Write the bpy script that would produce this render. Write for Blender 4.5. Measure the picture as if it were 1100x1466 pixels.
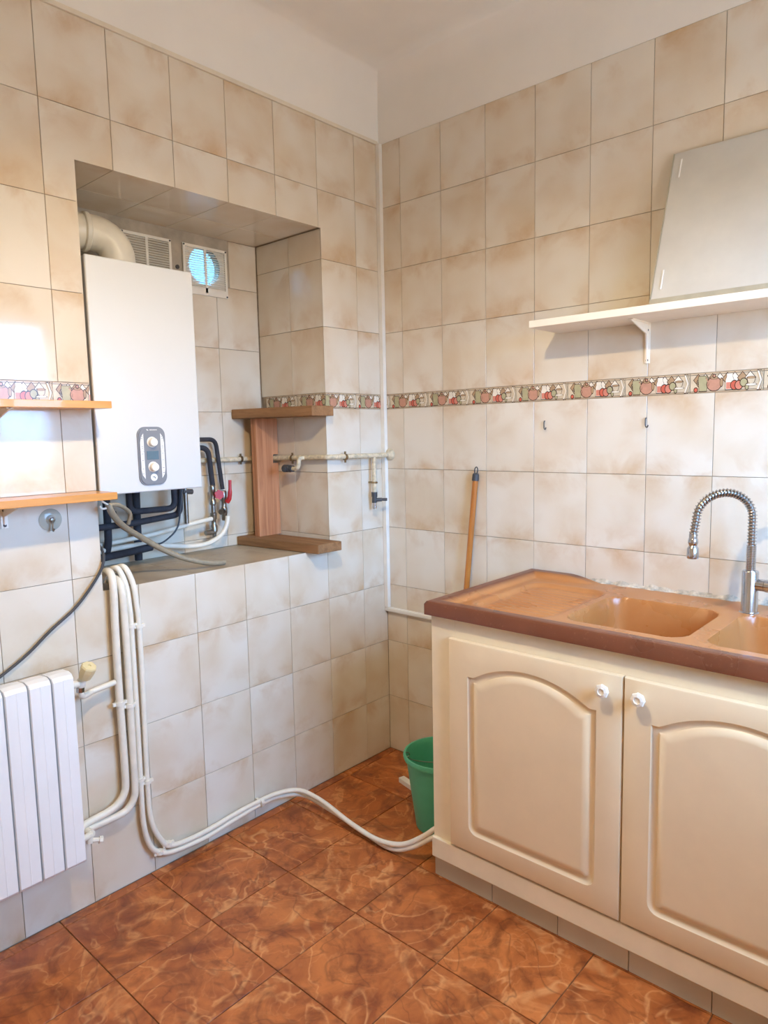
import bpy, bmesh, math, random
from mathutils import Vector, Matrix, noise
random.seed(7)
for o in list(bpy.data.objects): bpy.data.objects.remove(o)
SC = bpy.context.scene; COL = SC.collection
# room axes: left wall is the plane x = 0, back wall the plane y = 0, floor z = 0 (metres)

# ------------------------------------------------------------------ camera
YAW, PITCH, ROLL, FPX = 0.73125, -0.11262, -0.02053, 1000.8
f = Vector((-math.sin(YAW)*math.cos(PITCH), math.cos(YAW)*math.cos(PITCH), math.sin(PITCH)))
r = f.cross(Vector((0, 0, 1))).normalized(); u = r.cross(f)
cr, sr = math.cos(ROLL), math.sin(ROLL)
R_, U_ = cr*r + sr*u, -sr*r + cr*u
cam = bpy.data.cameras.new('camera'); cam_o = bpy.data.objects.new('camera', cam); COL.objects.link(cam_o)
cam_o.matrix_world = Matrix(((R_.x, U_.x, -f.x, 1.9874), (R_.y, U_.y, -f.y, -2.2259), (R_.z, U_.z, -f.z, 1.3946), (0, 0, 0, 1)))
cam.sensor_fit = 'HORIZONTAL'; cam.sensor_width = 36; cam.lens = FPX/1100*36; cam.clip_start = .02
SC.camera = cam_o

# ------------------------------------------------------------------ world, window light, exposure
W = bpy.data.worlds.new('world'); SC.world = W; W.use_nodes = True
bg = W.node_tree.nodes['Background']; bg.inputs['Strength'].default_value = 35
wt = W.node_tree; tcw = wt.nodes.new('ShaderNodeTexCoord'); sx = wt.nodes.new('ShaderNodeSeparateXYZ'); rw = wt.nodes.new('ShaderNodeValToRGB')   # even sky over dull ground
wt.links.new(tcw.outputs['Generated'], sx.inputs[0]); mw = wt.nodes.new('ShaderNodeMath'); mw.operation = 'MULTIPLY_ADD'; mw.inputs[1].default_value = .5; mw.inputs[2].default_value = .5
wt.links.new(sx.outputs['Z'], mw.inputs[0]); wt.links.new(mw.outputs[0], rw.inputs[0]); wt.links.new(rw.outputs[0], bg.inputs['Color'])
e = rw.color_ramp.elements; e[0].position, e[0].color, e[1].position, e[1].color = .485, (.22, .21, .20, 1), .515, (.29, .57, 1, 1)
XR, YF, ZC = 2.3, -3.2, 2.82          # right wall, rear wall, ceiling
WIN = (-1.32, -.36, 1.10, 2.10)       # window opening in the right wall: y0, y1, z0, z1
pl = bpy.data.lights.new('window_portal', 'AREA'); pl.shape = 'RECTANGLE'; pl.size = WIN[1]-WIN[0]; pl.size_y = WIN[3]-WIN[2]
pl.cycles.is_portal = True
po = bpy.data.objects.new('window_portal', pl); COL.objects.link(po)
po.location = (XR+.12, (WIN[0]+WIN[1])/2, (WIN[2]+WIN[3])/2); po.rotation_euler = (math.pi/2, 0, math.pi/2)
BULB = (1.13, -1.39, 2.225); BULB_S = 1300; BULB_C = (1, .80, .52)
vs = SC.view_settings; vs.view_transform = 'Standard'; vs.look = 'None'; vs.exposure = 0.06; vs.gamma = 1; vs.use_curve_mapping = False

# ------------------------------------------------------------------ materials
def lin(c):
    return tuple(((v/255)/12.92 if v/255 <= .04045 else ((v/255+.055)/1.055)**2.4) for v in c) + (1,)
class NT:
    def __init__(s, name):
        s.m = bpy.data.materials.new(name); s.m.use_nodes = True; s.t = s.m.node_tree; s.b = s.t.nodes['Principled BSDF']
    def n(s, typ, **k):
        x = s.t.nodes.new(typ)
        for a, v in k.items():
            if a in x.inputs: x.inputs[a].default_value = v
            else: setattr(x, a, v)
        return x
    def l(s, a, b): s.t.links.new(a, b)
    def ramp(s, src, p0, p1, c0=(0, 0, 0, 1), c1=(1, 1, 1, 1)):
        x = s.n('ShaderNodeValToRGB'); e = x.color_ramp.elements
        e[0].position, e[1].position, e[0].color, e[1].color = p0, p1, c0, c1
        s.l(src, x.inputs[0]); return x.outputs[0]
    def mix(s, fac, a, b, mode='MIX'):
        x = s.n('ShaderNodeMix', data_type='RGBA', blend_type=mode)
        for sock, v in ((x.inputs[0], fac), (x.inputs[6], a), (x.inputs[7], b)):
            if hasattr(v, 'is_linked'): s.l(v, sock)
            else: sock.default_value = v
        return x.outputs[2]
    def math(s, op, a, b=0.):
        x = s.n('ShaderNodeMath', operation=op)
        for sock, v in ((x.inputs[0], a), (x.inputs[1], b)):
            if hasattr(v, 'is_linked'): s.l(v, sock)
            else: sock.default_value = v
        return x.outputs[0]
    def coord(s, rnd=True, scale=(1, 1, 1)):
        tc = s.n('ShaderNodeTexCoord'); mp = s.n('ShaderNodeMapping'); mp.inputs['Scale'].default_value = scale
        s.l(tc.outputs['Object'], mp.inputs['Vector'])
        if rnd:
            oi = s.n('ShaderNodeObjectInfo'); k = s.n('ShaderNodeCombineXYZ')
            for i, m in enumerate((37., 91., 53.)): s.l(s.math('MULTIPLY', oi.outputs['Random'], m), k.inputs[i])
            s.l(k.outputs[0], mp.inputs['Location'])
        return mp.outputs[0], tc
    def noise(s, vec, scale, detail=4, rough=.55, dist=0):
        x = s.n('ShaderNodeTexNoise', Scale=scale, Detail=detail, Roughness=rough, Distortion=dist); s.l(vec, x.inputs['Vector']); return x.outputs['Fac']
    def bump(s, h, strength=.2, dist=.002):
        x = s.n('ShaderNodeBump', Strength=strength, Distance=dist); s.l(h, x.inputs['Height']); s.l(x.outputs[0], s.b.inputs['Normal'])
    def fin(s, col=None, rough=.5, metal=0., spec=.5, **k):
        if col is not None:
            if hasattr(col, 'is_linked'): s.l(col, s.b.inputs['Base Color'])
            else: s.b.inputs['Base Color'].default_value = col
        if hasattr(rough, 'is_linked'): s.l(rough, s.b.inputs['Roughness'])
        else: s.b.inputs['Roughness'].default_value = rough
        s.b.inputs['Metallic'].default_value = metal; s.b.inputs['Specular IOR Level'].default_value = spec
        for a, v in k.items(): s.b.inputs[a.replace('_', ' ')].default_value = v
        return s.m

def mat_plain(name, rgb, rough=.5, metal=0, var=.08, scale=20, spec=.5, bump=0, **k):
    s = NT(name); v, _ = s.coord(); nz = s.noise(v, scale, 5)
    c = lin(rgb); lo = tuple(x*(1-var) for x in c[:3])+(1,); hi = tuple(min(1, x*(1+var)) for x in c[:3])+(1,)
    col = s.ramp(nz, .3, .7, lo, hi)
    if bump: s.bump(nz, bump, .003)
    return s.fin(col, rough, metal, spec, **k)

def mat_tile(name, base, warm, brown, rough=.09):
    s = NT(name); v, tc = s.coord()
    sep = s.n('ShaderNodeSeparateXYZ'); s.l(tc.outputs['Object'], sep.inputs[0])
    az = s.math('ABSOLUTE', sep.outputs['Z'])
    edge = s.ramp(s.math('MULTIPLY', az, 8.), .35, 1.0)
    n1 = s.noise(v, 8, 5, .55, .4); n2 = s.noise(v, 30, 5, .65, .6); n3 = s.noise(v, 4, 2)
    cloud = s.math('MULTIPLY', s.ramp(n1, .46, .70), s.math('ADD', s.math('MULTIPLY', edge, .85), .22))
    cloud = s.math('MULTIPLY', cloud, s.math('ADD', n2, .55))
    col = s.mix(s.ramp(n3, .35, .68), lin(base), lin(warm))
    col = s.mix(s.math('MINIMUM', s.math('MULTIPLY', cloud, .62), .7), col, lin(brown))
    s.bump(s.noise(v, 7, 2), .08, .004)
    return s.fin(col, rough, 0, .5)

M = {}
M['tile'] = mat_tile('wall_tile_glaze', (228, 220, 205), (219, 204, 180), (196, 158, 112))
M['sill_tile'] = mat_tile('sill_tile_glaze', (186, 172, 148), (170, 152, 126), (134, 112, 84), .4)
M['plinth'] = mat_tile('plinth_tile_glaze', (205, 196, 176), (196, 184, 158), (160, 136, 106), .3)
M['grout'] = mat_plain('grout', (156, 138, 116), .9, var=.2, scale=40)
M['cement'] = mat_plain('cement_render', (178, 168, 152), .9, var=.2, scale=14, bump=.4)
M['paint'] = mat_plain('white_ceiling_paint', (240, 236, 228), .8, var=.02, scale=6)
M['wallpaint'] = mat_plain('cream_wall_paint', (232, 220, 200), .8, var=.03, scale=6)
M['outer'] = mat_plain('added_shaft_pale_blue', (176, 206, 214), .9, var=.06, scale=4)
M['trim'] = mat_plain('cream_trim_plastic', (226, 216, 196), .45, var=.06)
M['trunk'] = mat_plain('white_trunking_plastic', (240, 236, 226), .4, var=.04)

def floor_mat():
    s = NT('floor_tile_glaze'); v, tc = s.coord()
    n1 = s.noise(v, 5, 7, .6, 1.5); n2 = s.noise(v, 14, 8, .68, 2.2)
    rid = lambda sc, w, ds: s.ramp(s.math('ABSOLUTE', s.math('SUBTRACT', s.noise(v, sc, 3, .5, ds), .5)), 0, w, (1, 1, 1, 1), (0, 0, 0, 1))
    n3 = s.noise(v, 9, 4, .6, 1.0)
    col = s.mix(s.ramp(n1, .34, .66), lin((150, 76, 34)), lin((202, 118, 58)))
    col = s.mix(s.math('MULTIPLY', s.ramp(n3, .50, .66), .6), col, lin((106, 50, 24)))
    col = s.mix(s.math('MULTIPLY', s.ramp(n2, .56, .74), .5), col, lin((84, 38, 18)))
    fade = s.ramp(n3, .40, .62, (1, 1, 1, 1), (.15, .15, .15, 1))
    col = s.mix(s.math('MULTIPLY', s.math('MULTIPLY', rid(5.2, .026, .9), fade), .58), col, lin((236, 172, 108)))
    col = s.mix(s.math('MULTIPLY', s.math('MULTIPLY', rid(8.5, .020, .7), fade), .32), col, lin((226, 154, 92)))
    col = s.mix(s.math('MULTIPLY', rid(3.4, .014, 1.2), .4), col, lin((88, 40, 20)))
    s.bump(n2, .12, .002)
    return s.fin(col, s.ramp(n1, .2, .8, (.30,)*3+(1,), (.48,)*3+(1,)), 0, .45)
M['floor'] = floor_mat()
M['floorgrout'] = mat_plain('floor_grout', (134, 90, 56), .9, var=.2, scale=30)

def wood(name, a, b, axis, rough=.5, scale=30, strength=.25, coat=0):
    s = NT(name); sc = [1, 1, 1]; sc[axis] = .06
    v, _ = s.coord(True, tuple(sc)); n1 = s.noise(v, scale, 6, .6, .6); n2 = s.noise(v, scale*4, 3)
    col = s.mix(s.ramp(n1, .35, .65), lin(a), lin(b)); col = s.mix(s.math('MULTIPLY', s.ramp(n2, .5, .75), .35), col, tuple(x*.6 for x in lin(a)[:3])+(1,))
    s.bump(n1, strength, .002)
    return s.fin(col, rough, 0, .4, Coat_Weight=coat)
M['rough_x'] = wood('rough_pine_along_x', (132, 96, 62), (164, 122, 82), 0, .8)
M['rough_z'] = wood('red_pine_along_z', (172, 112, 74), (206, 146, 104), 2, .7)
M['orange'] = wood('varnished_orange_board', (214, 144, 54), (224, 160, 76), 1, .35, 18, .05, .3)
M['broom'] = wood('varnished_broom_wood', (178, 108, 42), (204, 134, 62), 2, .4, 40, .05, .3)
M['whitewood'] = mat_plain('white_painted_shelf', (246, 238, 224), .5, var=.03)
M['cab'] = mat_plain('cream_cabinet_paint', (236, 214, 178), .38, var=.035, scale=9, bump=.08)
M['cab2'] = mat_plain('pale_cabinet_paint', (242, 228, 198), .38, var=.04, scale=12, bump=.1)
M['knob'] = mat_plain('white_ceramic', (246, 238, 222), .25, var=.03)
def sink_mat():
    s = NT('brown_resin'); v, _ = s.coord(False); n = s.noise(v, 6, 3, .5, .2); n2 = s.noise(v, 120, 3); geo = s.n('ShaderNodeNewGeometry')
    sep = s.n('ShaderNodeSeparateXYZ'); tc = s.n('ShaderNodeTexCoord'); s.l(tc.outputs['Object'], sep.inputs[0])
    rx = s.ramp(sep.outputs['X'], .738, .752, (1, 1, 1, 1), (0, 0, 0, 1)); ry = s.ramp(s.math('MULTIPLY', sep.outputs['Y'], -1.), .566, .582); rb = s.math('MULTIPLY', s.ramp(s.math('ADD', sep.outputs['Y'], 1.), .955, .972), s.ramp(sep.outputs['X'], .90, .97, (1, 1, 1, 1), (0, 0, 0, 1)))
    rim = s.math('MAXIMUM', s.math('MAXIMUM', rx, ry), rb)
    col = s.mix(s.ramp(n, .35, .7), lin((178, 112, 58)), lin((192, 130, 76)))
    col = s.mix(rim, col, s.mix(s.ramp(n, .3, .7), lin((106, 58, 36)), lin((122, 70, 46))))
    col = s.mix(s.math('MULTIPLY', s.ramp(n2, .62, .78), .12), col, lin((226, 180, 140)))
    s.bump(n2, .05, .001); return s.fin(col, s.ramp(n, .3, .8, (.22,)*3+(1,), (.42,)*3+(1,)), 0, .5)
M['sink'] = sink_mat()
M['seal'] = mat_plain('dirty_sealant', (196, 184, 164), .8, var=.4, scale=60, bump=.6)
M['chrome'] = mat_plain('brushed_chrome', (196, 198, 202), .2, 1, var=.06, scale=60)
M['steel'] = mat_plain('dull_steel', (150, 146, 138), .35, 1, var=.15, scale=60)
M['brass'] = mat_plain('tarnished_brass', (150, 130, 96), .4, .9, var=.2, scale=60)
M['white_enamel'] = mat_plain('white_enamel', (216, 216, 212), .4, var=.01, scale=5)
M['rad'] = mat_plain('white_radiator_enamel', (246, 243, 238), .3, var=.02, scale=8)
M['pipe'] = mat_plain('cream_pipe_paint', (236, 226, 206), .4, var=.06, scale=30)
M['yellowed'] = mat_plain('yellowed_plastic', (232, 212, 160), .4, var=.05, scale=30)
M['pex'] = mat_plain('white_plastic_pipe', (240, 232, 214), .35, var=.04, scale=30)
M['gas'] = mat_plain('chipped_cream_pipe_paint', (214, 200, 170), .55, var=.25, scale=70, bump=.3)
M['black'] = mat_plain('black_rubber_foam', (52, 52, 58), .8, var=.2, scale=50)
M['dark'] = mat_plain('dark_grey_plastic', (70, 70, 72), .5, var=.1)
M['hose'] = mat_plain('translucent_grey_hose', (150, 138, 116), .4, var=.12, scale=80)
M['red'] = mat_plain('red_handle_paint', (186, 44, 48), .4, var=.1)
M['blue'] = mat_plain('blue_cap_plastic', (40, 84, 150), .4, var=.1)
M['panelgrey'] = mat_plain('grey_control_plastic', (128, 130, 134), .35, var=.04)
M['label'] = mat_plain('white_label', (238, 236, 230), .4, var=.03)
M['lcd'] = mat_plain('lcd_glass', (92, 116, 130), .12, var=.1)
M['green'] = mat_plain('green_bucket_plastic', (84, 176, 138), .38, var=.05)
M['flue'] = mat_plain('cream_flue_enamel', (226, 218, 200), .35, var=.05)
M['board'] = mat_plain('grey_white_board', (206, 202, 192), .55, var=.07, scale=7)
M['boardedge'] = mat_plain('board_edge', (176, 168, 146), .6, var=.1)
def glass(name, tint, alpha=.25):
    s = NT(name); tr = s.n('ShaderNodeBsdfTransparent'); gl = s.n('ShaderNodeBsdfGlossy', Roughness=.03); tr.inputs[0].default_value = tint
    v, _ = s.coord(); nz = s.noise(v, 12, 2)
    mx = s.n('ShaderNodeMixShader'); s.l(s.math('ADD', s.math('MULTIPLY', nz, .04), alpha-.02), mx.inputs[0]); s.l(tr.outputs[0], mx.inputs[1]); s.l(gl.outputs[0], mx.inputs[2])
    s.l(mx.outputs[0], s.t.nodes['Material Output'].inputs['Surface']); return s.m
M['glass'] = glass('window_glass', (.97, .98, 1, 1), .06)
M['clear'] = mat_plain('clear_suction_plastic', (206, 204, 188), .15, var=.05, Alpha=.55)
def emit(name, c, st):
    s = NT(name); v, _ = s.coord(); return s.fin((1, 1, 1, 1), .4, 0, .5, Emission_Color=c+(1,), Emission_Strength=st)
M['bulb'] = emit('lit_bulb_glass', BULB_C, BULB_S)
def shade_mat():
    s = NT('lamp_shade_fabric'); v, _ = s.coord(); tl = s.n('ShaderNodeBsdfTranslucent'); tl.inputs[0].default_value = (.8, .66, .45, 1); mx = s.n('ShaderNodeMixShader'); mx.inputs[0].default_value = .18
    s.fin(s.ramp(s.noise(v, 40, 3), .3, .7, lin((226, 214, 190)), lin((236, 226, 206))), .8); s.l(s.b.outputs[0], mx.inputs[1]); s.l(tl.outputs[0], mx.inputs[2]); s.l(mx.outputs[0], s.t.nodes['Material Output'].inputs['Surface']); return s.m
M['shade'] = shade_mat()
for k, c in {'b_cream': (214, 198, 170), 'b_dark': (70, 50, 40), 'b_pink': (196, 146, 122), 'b_red': (204, 100, 80), 'b_green': (178, 170, 132), 'b_white': (236, 228, 212), 'b_tan': (178, 146, 112), 'b_rose': (212, 134, 112)}.items():
    M[k] = mat_plain('border_print_'+k[2:], c, .25, var=.08, scale=60)

# ------------------------------------------------------------------ mesh helpers
def obj(name, bm, mats, parent=None, smooth=False, loc=None):
    me = bpy.data.meshes.new(name); bm.normal_update(); bm.to_mesh(me); bm.free()
    for m in (mats if isinstance(mats, (list, tuple)) else [mats]): me.materials.append(M[m])
    if smooth:
        for p in me.polygons: p.use_smooth = True
        me.set_sharp_from_angle(angle=math.radians(38))
    o = bpy.data.objects.new(name, me); COL.objects.link(o)
    if loc is not None: o.location = loc
    if parent is not None: o.parent = parent
    return o
def tag(o, label, cat, group=None, kind=None):
    if label: o['label'] = label
    if cat: o['category'] = cat
    if group: o['group'] = group
    if kind: o['kind'] = kind
    return o
def thing(name, label, cat, loc=(0, 0, 0), group=None):
    o = bpy.data.objects.new(name, None); COL.objects.link(o); o.location = loc; o.empty_display_size = .05
    return tag(o, label, cat, group)
def local(o, parent):           # keep a world-space mesh where it is under a parent that only has a location
    o.parent = parent; o.location = Vector(o.location) - Vector(parent.location); return o
def B(): return bmesh.new()
def box(bm, x0, x1, y0, y1, z0, z1, bev=0, mi=0, seg=2):
    t = bmesh.new(); bmesh.ops.create_cube(t, size=1)
    for v in t.verts: v.co = Vector(((x0+x1)/2+v.co.x*(x1-x0), (y0+y1)/2+v.co.y*(y1-y0), (z0+z1)/2+v.co.z*(z1-z0)))
    if bev: bmesh.ops.bevel(t, geom=t.edges[:], offset=bev, segments=seg, affect='EDGES', profile=.6)
    for p in t.faces: p.material_index = mi
    join(bm, t); return bm
def join(bm, t, mtx=None):
    if mtx is not None: t.transform(mtx)
    me = bpy.data.meshes.new('tmp'); t.to_mesh(me); t.free(); bm.from_mesh(me); bpy.data.meshes.remove(me); return bm
def smoothpath(pts, n=6):
    P = [Vector(p) for p in pts]; out = []
    for i in range(len(P)-1):
        p0 = P[max(i-1, 0)]; p1 = P[i]; p2 = P[i+1]; p3 = P[min(i+2, len(P)-1)]
        for k in range(n):
            t = k/n
            out.append(.5*((2*p1)+(p2-p0)*t+(2*p0-5*p1+4*p2-p3)*t*t+(3*p1-p0-3*p2+p3)*t**3))
    out.append(P[-1]); return out
def roundpath(pts, rad, n=6):   # straight runs with rounded bends
    P = [Vector(p) for p in pts]; out = [P[0]]
    for i in range(1, len(P)-1):
        a = (P[i-1]-P[i]); b = (P[i+1]-P[i]); q = min(rad, a.length*.49, b.length*.49); a = P[i]+a.normalized()*q; b = P[i]+b.normalized()*q
        for k in range(n+1):
            t = k/n; out.append(a.lerp(P[i], t).lerp(P[i].lerp(b, t), t))
    out.append(P[-1]); return out
def tube(bm, path, rad, seg=12, caps=True, mi=0):
    P = [Vector(p) for p in path]; n = len(P); rings = []; nrm = None
    for i in range(n):
        t = (P[min(i+1, n-1)]-P[max(i-1, 0)]).normalized()
        if nrm is None: nrm = t.orthogonal().normalized()
        else:
            nrm = (nrm - t*nrm.dot(t)); nrm = nrm.normalized() if nrm.length > 1e-6 else t.orthogonal().normalized()
        b = t.cross(nrm); rr = rad[i] if isinstance(rad, (list, tuple)) else rad
        rings.append([bm.verts.new(P[i]+(nrm*math.cos(a)+b*math.sin(a))*rr) for a in (2*math.pi*k/seg for k in range(seg))])
    for i in range(n-1):
        for k in range(seg):
            bm.faces.new((rings[i][k], rings[i][(k+1) % seg], rings[i+1][(k+1) % seg], rings[i+1][k])).material_index = mi
    if caps:
        bm.faces.new(rings[0][::-1]).material_index = mi; bm.faces.new(rings[-1]).material_index = mi
    return bm
def lathe(bm, prof, c=(0, 0, 0), axis=(0, 0, 1), seg=24, mi=0, caps=True):   # prof: (radius, height)
    ax = Vector(axis).normalized(); a = ax.orthogonal().normalized(); b = ax.cross(a); C = Vector(c); rings = []
    for rr, h in prof: rings.append([bm.verts.new(C+ax*h+(a*math.cos(t)+b*math.sin(t))*max(rr, 1e-5)) for t in (2*math.pi*k/seg for k in range(seg))])
    for i in range(len(rings)-1):
        for k in range(seg): bm.faces.new((rings[i][k], rings[i][(k+1) % seg], rings[i+1][(k+1) % seg], rings[i+1][k])).material_index = mi
    if caps: bm.faces.new(rings[0][::-1]).material_index = mi; bm.faces.new(rings[-1]).material_index = mi
    return bm
def cyl(bm, a, b, rad, seg=16, mi=0): return tube(bm, [a, b], rad, seg, True, mi)
def prism(bm, poly, axis, a, b, mi=0):     # polygon in the two other axes, extruded along axis from a to b
    def co(p, t): return {'x': (t, p[0], p[1]), 'y': (p[0], t, p[1]), 'z': (p[0], p[1], t)}[axis]
    A = [bm.verts.new(co(p, a)) for p in poly]; Bv = [bm.verts.new(co(p, b)) for p in poly]; n = len(poly)
    fs = [bm.faces.new(A[::-1]), bm.faces.new(Bv)]+[bm.faces.new((A[i], A[(i+1) % n], Bv[(i+1) % n], Bv[i])) for i in range(n)]
    for q in fs: q.material_index = mi
    bmesh.ops.recalc_face_normals(bm, faces=fs); return bm

# ------------------------------------------------------------------ tiles
TW, TH, JT, TT = .2018, .25, .0008, .004      # pitch, height, half joint, thickness
_tm = {}
def tile_mesh(poly, mat, name):
    # polygon in local X (width) and Z (height), facing -Y; front at y = 0, back at y = TT; chamfered rim
    key = (tuple((round(a, 4), round(b, 4)) for a, b in poly), mat)
    if key in _tm: return _tm[key]
    bm = B(); n = len(poly); ch = .0007
    def inset(d):
        out = []
        for i in range(n):
            p, c, q = Vector(poly[i-1]), Vector(poly[i]), Vector(poly[(i+1) % n])
            e1 = (c-p).normalized(); e2 = (q-c).normalized(); n1 = Vector((-e1.y, e1.x)); n2 = Vector((-e2.y, e2.x))
            out.append(c+(n1+n2)*d)
        return out
    L0 = [bm.verts.new((p[0], TT, p[1])) for p in poly]; L1 = [bm.verts.new((p[0], ch, p[1])) for p in poly]; L2 = [bm.verts.new((p.x, 0, p.y)) for p in inset(ch)]
    for a, b in ((L0, L1), (L1, L2)):
        for i in range(n): bm.faces.new((a[i], a[(i+1) % n], b[(i+1) % n], b[i]))
    bm.faces.new(L2)
    bm.normal_update(); me = bpy.data.meshes.new(name); bm.to_mesh(me); bm.free(); me.materials.append(M[mat]); _tm[key] = me; return me
def put_tile(parent, a0, a1, b0, b1, frame, mat='tile', cuts=(), name='tile'):
    """tile spanning [a0,a1] x [b0,b1] in a wall's own axes, minus rectangular cut-outs; frame(a,b) -> (location, rotation)"""
    if a1-a0 < .012 or b1-b0 < .012: return
    cx, cz = (a0+a1)/2, (b0+b1)/2
    A0, A1, Z0, Z1 = a0+JT, a1-JT, b0+JT, b1-JT; poly = [(A0, Z0), (A1, Z0), (A1, Z1), (A0, Z1)]
    for c0, c1, d0, d1 in cuts:
        if c1 <= A0 or c0 >= A1 or d1 <= Z0 or d0 >= Z1: continue
        fa = c0 <= A0+1e-4 and c1 >= A1-1e-4; fz = d0 <= Z0+1e-4 and d1 >= Z1-1e-4
        if fa and fz: return
        if fa: (Z0, Z1) = (Z0, d0) if d0 > Z0 else (d1, Z1); poly = [(A0, Z0), (A1, Z0), (A1, Z1), (A0, Z1)]
        elif fz: (A0, A1) = (A0, c0) if c0 > A0 else (c1, A1); poly = [(A0, Z0), (A1, Z0), (A1, Z1), (A0, Z1)]
        else:   # a corner is missing: L-shaped tile
            lo_a, lo_z = c0 <= A0, d0 <= Z0
            if lo_a and lo_z: poly = [(c1, Z0), (A1, Z0), (A1, Z1), (A0, Z1), (A0, d1), (c1, d1)]
            elif lo_a: poly = [(A0, Z0), (A1, Z0), (A1, Z1), (c1, Z1), (c1, d0), (A0, d0)]
            elif lo_z: poly = [(A0, Z0), (c0, Z0), (c0, d1), (A1, d1), (A1, Z1), (A0, Z1)]
            else: poly = [(A0, Z0), (A1, Z0), (A1, d0), (c0, d0), (c0, Z1), (A0, Z1)]
    if min(A1-A0, Z1-Z0) < .008: return
    me = tile_mesh([(p[0]-cx, p[1]-cz) for p in poly], mat, name)
    o = bpy.data.objects.new(name, me); COL.objects.link(o); o.location, o.rotation_euler = frame(cx, cz); o.parent = parent; return o
fr_back = lambda a, b: ((a, 0, b), (0, 0, 0))                      # back wall, a = x, b = z, facing -y
fr_left = lambda a, b: ((0, a, b), (0, 0, math.pi/2))              # left wall, a = y, facing +x
NX = -.39; NY0, NY1, NZ0, NZ1 = -1.268, -.336, .945, 2.166         # niche in the left wall
fr_nback = lambda a, b: ((NX, a, b), (0, 0, math.pi/2))
fr_njamb = lambda a, b: ((a, NY1, b), (0, 0, 0))                   # right jamb faces -y
fr_sill = lambda a, b: ((b, a, NZ0), (-math.pi/2, 0, math.pi/2))   # facing up (a = y, b = x)
fr_soff = lambda a, b: ((b, a, NZ1), (math.pi/2, 0, math.pi/2))    # facing down, a = y, b = x
ZR = [0, .2442, .4942, .7442, .9942, 1.2442, 1.4942]; ZBT = 1.554; ZU = [1.554, 1.804, 2.054, 2.304, 2.5526]; ZTOP = 2.5526
G = .003   # tile backing sits this far behind the tile face

def border_mesh(w, h):
    """decorated border tile: kitchen still life (jug, teapot, jar, tomatoes, cup) flat-printed as thin layers"""
    bm = B(); mats = ['b_cream', 'b_dark', 'b_pink', 'b_red', 'b_green', 'b_white', 'b_tan', 'b_rose']
    lay = [0]; scale = [False]
    box(bm, -w/2+JT, w/2-JT, 0, TT, -h/2, h/2, 0, 0)
    def poly(pts, c, out=True):
        if out:
            cx = sum(p[0] for p in pts)/len(pts); cy = sum(p[1] for p in pts)/len(pts); rr = max(math.hypot(p[0]-cx, p[1]-cy) for p in pts); k = 1+.0021/rr
            raw([(cx+(p[0]-cx)*k, cy+(p[1]-cy)*k) for p in pts], 'b_dark')
        raw(pts, c)
    def raw(pts, c):
        if scale[0]: pts = [(p[0], p[1]*1.28) for p in pts]
        lay[0] += 1; y = -.00004*lay[0]
        fc = bm.faces.new([bm.verts.new((p[0], y, p[1])) for p in pts]); fc.material_index = mats.index(c)
        if fc.normal.y > 0 or True:
            fc.normal_update()
            if fc.normal.y > 0: fc.normal_flip()
    def ell(x, y, a, b, c, n=14, out=True): poly([(x+a*math.cos(2*math.pi*k/n), y+b*math.sin(2*math.pi*k/n)) for k in range(n)], c, out)
    def rect(x0, x1, y0, y1, c, out=False): poly([(x0, y0), (x1, y0), (x1, y1), (x0, y1)], c, out)
    rect(-w/2+JT, w/2-JT, h/2-.0062, h/2-.0048, 'b_dark'); rect(-w/2+JT, w/2-JT, -h/2+.0036, -h/2+.0048, 'b_dark'); rect(-w/2+JT, w/2-JT, -h/2+.0005, -h/2+.0022, 'b_tan')
    rect(-w/2+JT, w/2-JT, h/2-.0028, h/2-.001, 'b_tan'); scale[0] = True
    for k in range(8):
        x = -.078+k*.0205; s = .0125
        poly([(x-s, .007), (x, .007-s), (x+s, .007), (x, .007+s)], 'b_white' if k % 2 else 'b_tan')
    ell(-.084, -.016, .0045, .0045, 'b_red')
    ell(-.0715, .0, .009, .009, 'b_cream'); ell(-.0715, .0, .006, .006, 'b_white')
    poly([(-.074, -.019), (-.053, -.019), (-.050, .008), (-.052, .015), (-.076, .015), (-.077, .008)], 'b_green')
    ell(-.032, -.004, .020, .0155, 'b_pink'); ell(-.032, .010, .010, .003, 'b_tan'); ell(-.032, .0145, .003, .003, 'b_pink')
    poly([(-.052, .004), (-.056, .010), (-.053, .011), (-.047, -.002), (-.048, -.008)], 'b_pink'); ell(-.0115, -.001, .004, .009, 'b_tan')
    poly([(.000, -.018), (.022, -.018), (.022, .004), (.019, .010), (.019, .018), (.003, .018), (.003, .010), (.0, .004)], 'b_white'); rect(.0015, .0205, -.017, -.002, 'b_rose')
    ell(.024, -.009, .0095, .0095, 'b_red'); ell(.036, -.0095, .0095, .0095, 'b_rose'); ell(.049, -.004, .009, .0085, 'b_green'); ell(.058, -.014, .004, .006, 'b_green')
    poly([(.058, .006), (.080, .006), (.077, -.004), (.072, -.008), (.066, -.008), (.061, -.004)], 'b_cream'); ell(.069, .006, .0105, .0025, 'b_tan'); ell(.069, -.0095, .014, .0022, 'b_white')
    x = .088
    poly([(x-.004, .020), (x+.001, .020), (x+.0095, 0), (x+.001, -.021), (x-.004, -.021), (x+.0045, 0)], 'b_white')
    poly([(x+.004, .020), (x+.0065, .020), (x+.0118, 0.008), (x+.0118, -.008), (x+.0065, -.021), (x+.004, -.021), (x+.0115, 0)], 'b_cream')
    bm.normal_update(); me = bpy.data.meshes.new('border_tile'); bm.to_mesh(me); bm.free()
    for m in mats: me.materials.append(M[m])
    return me
BORDER = border_mesh(TW, .0585)
_bm = {}
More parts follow.
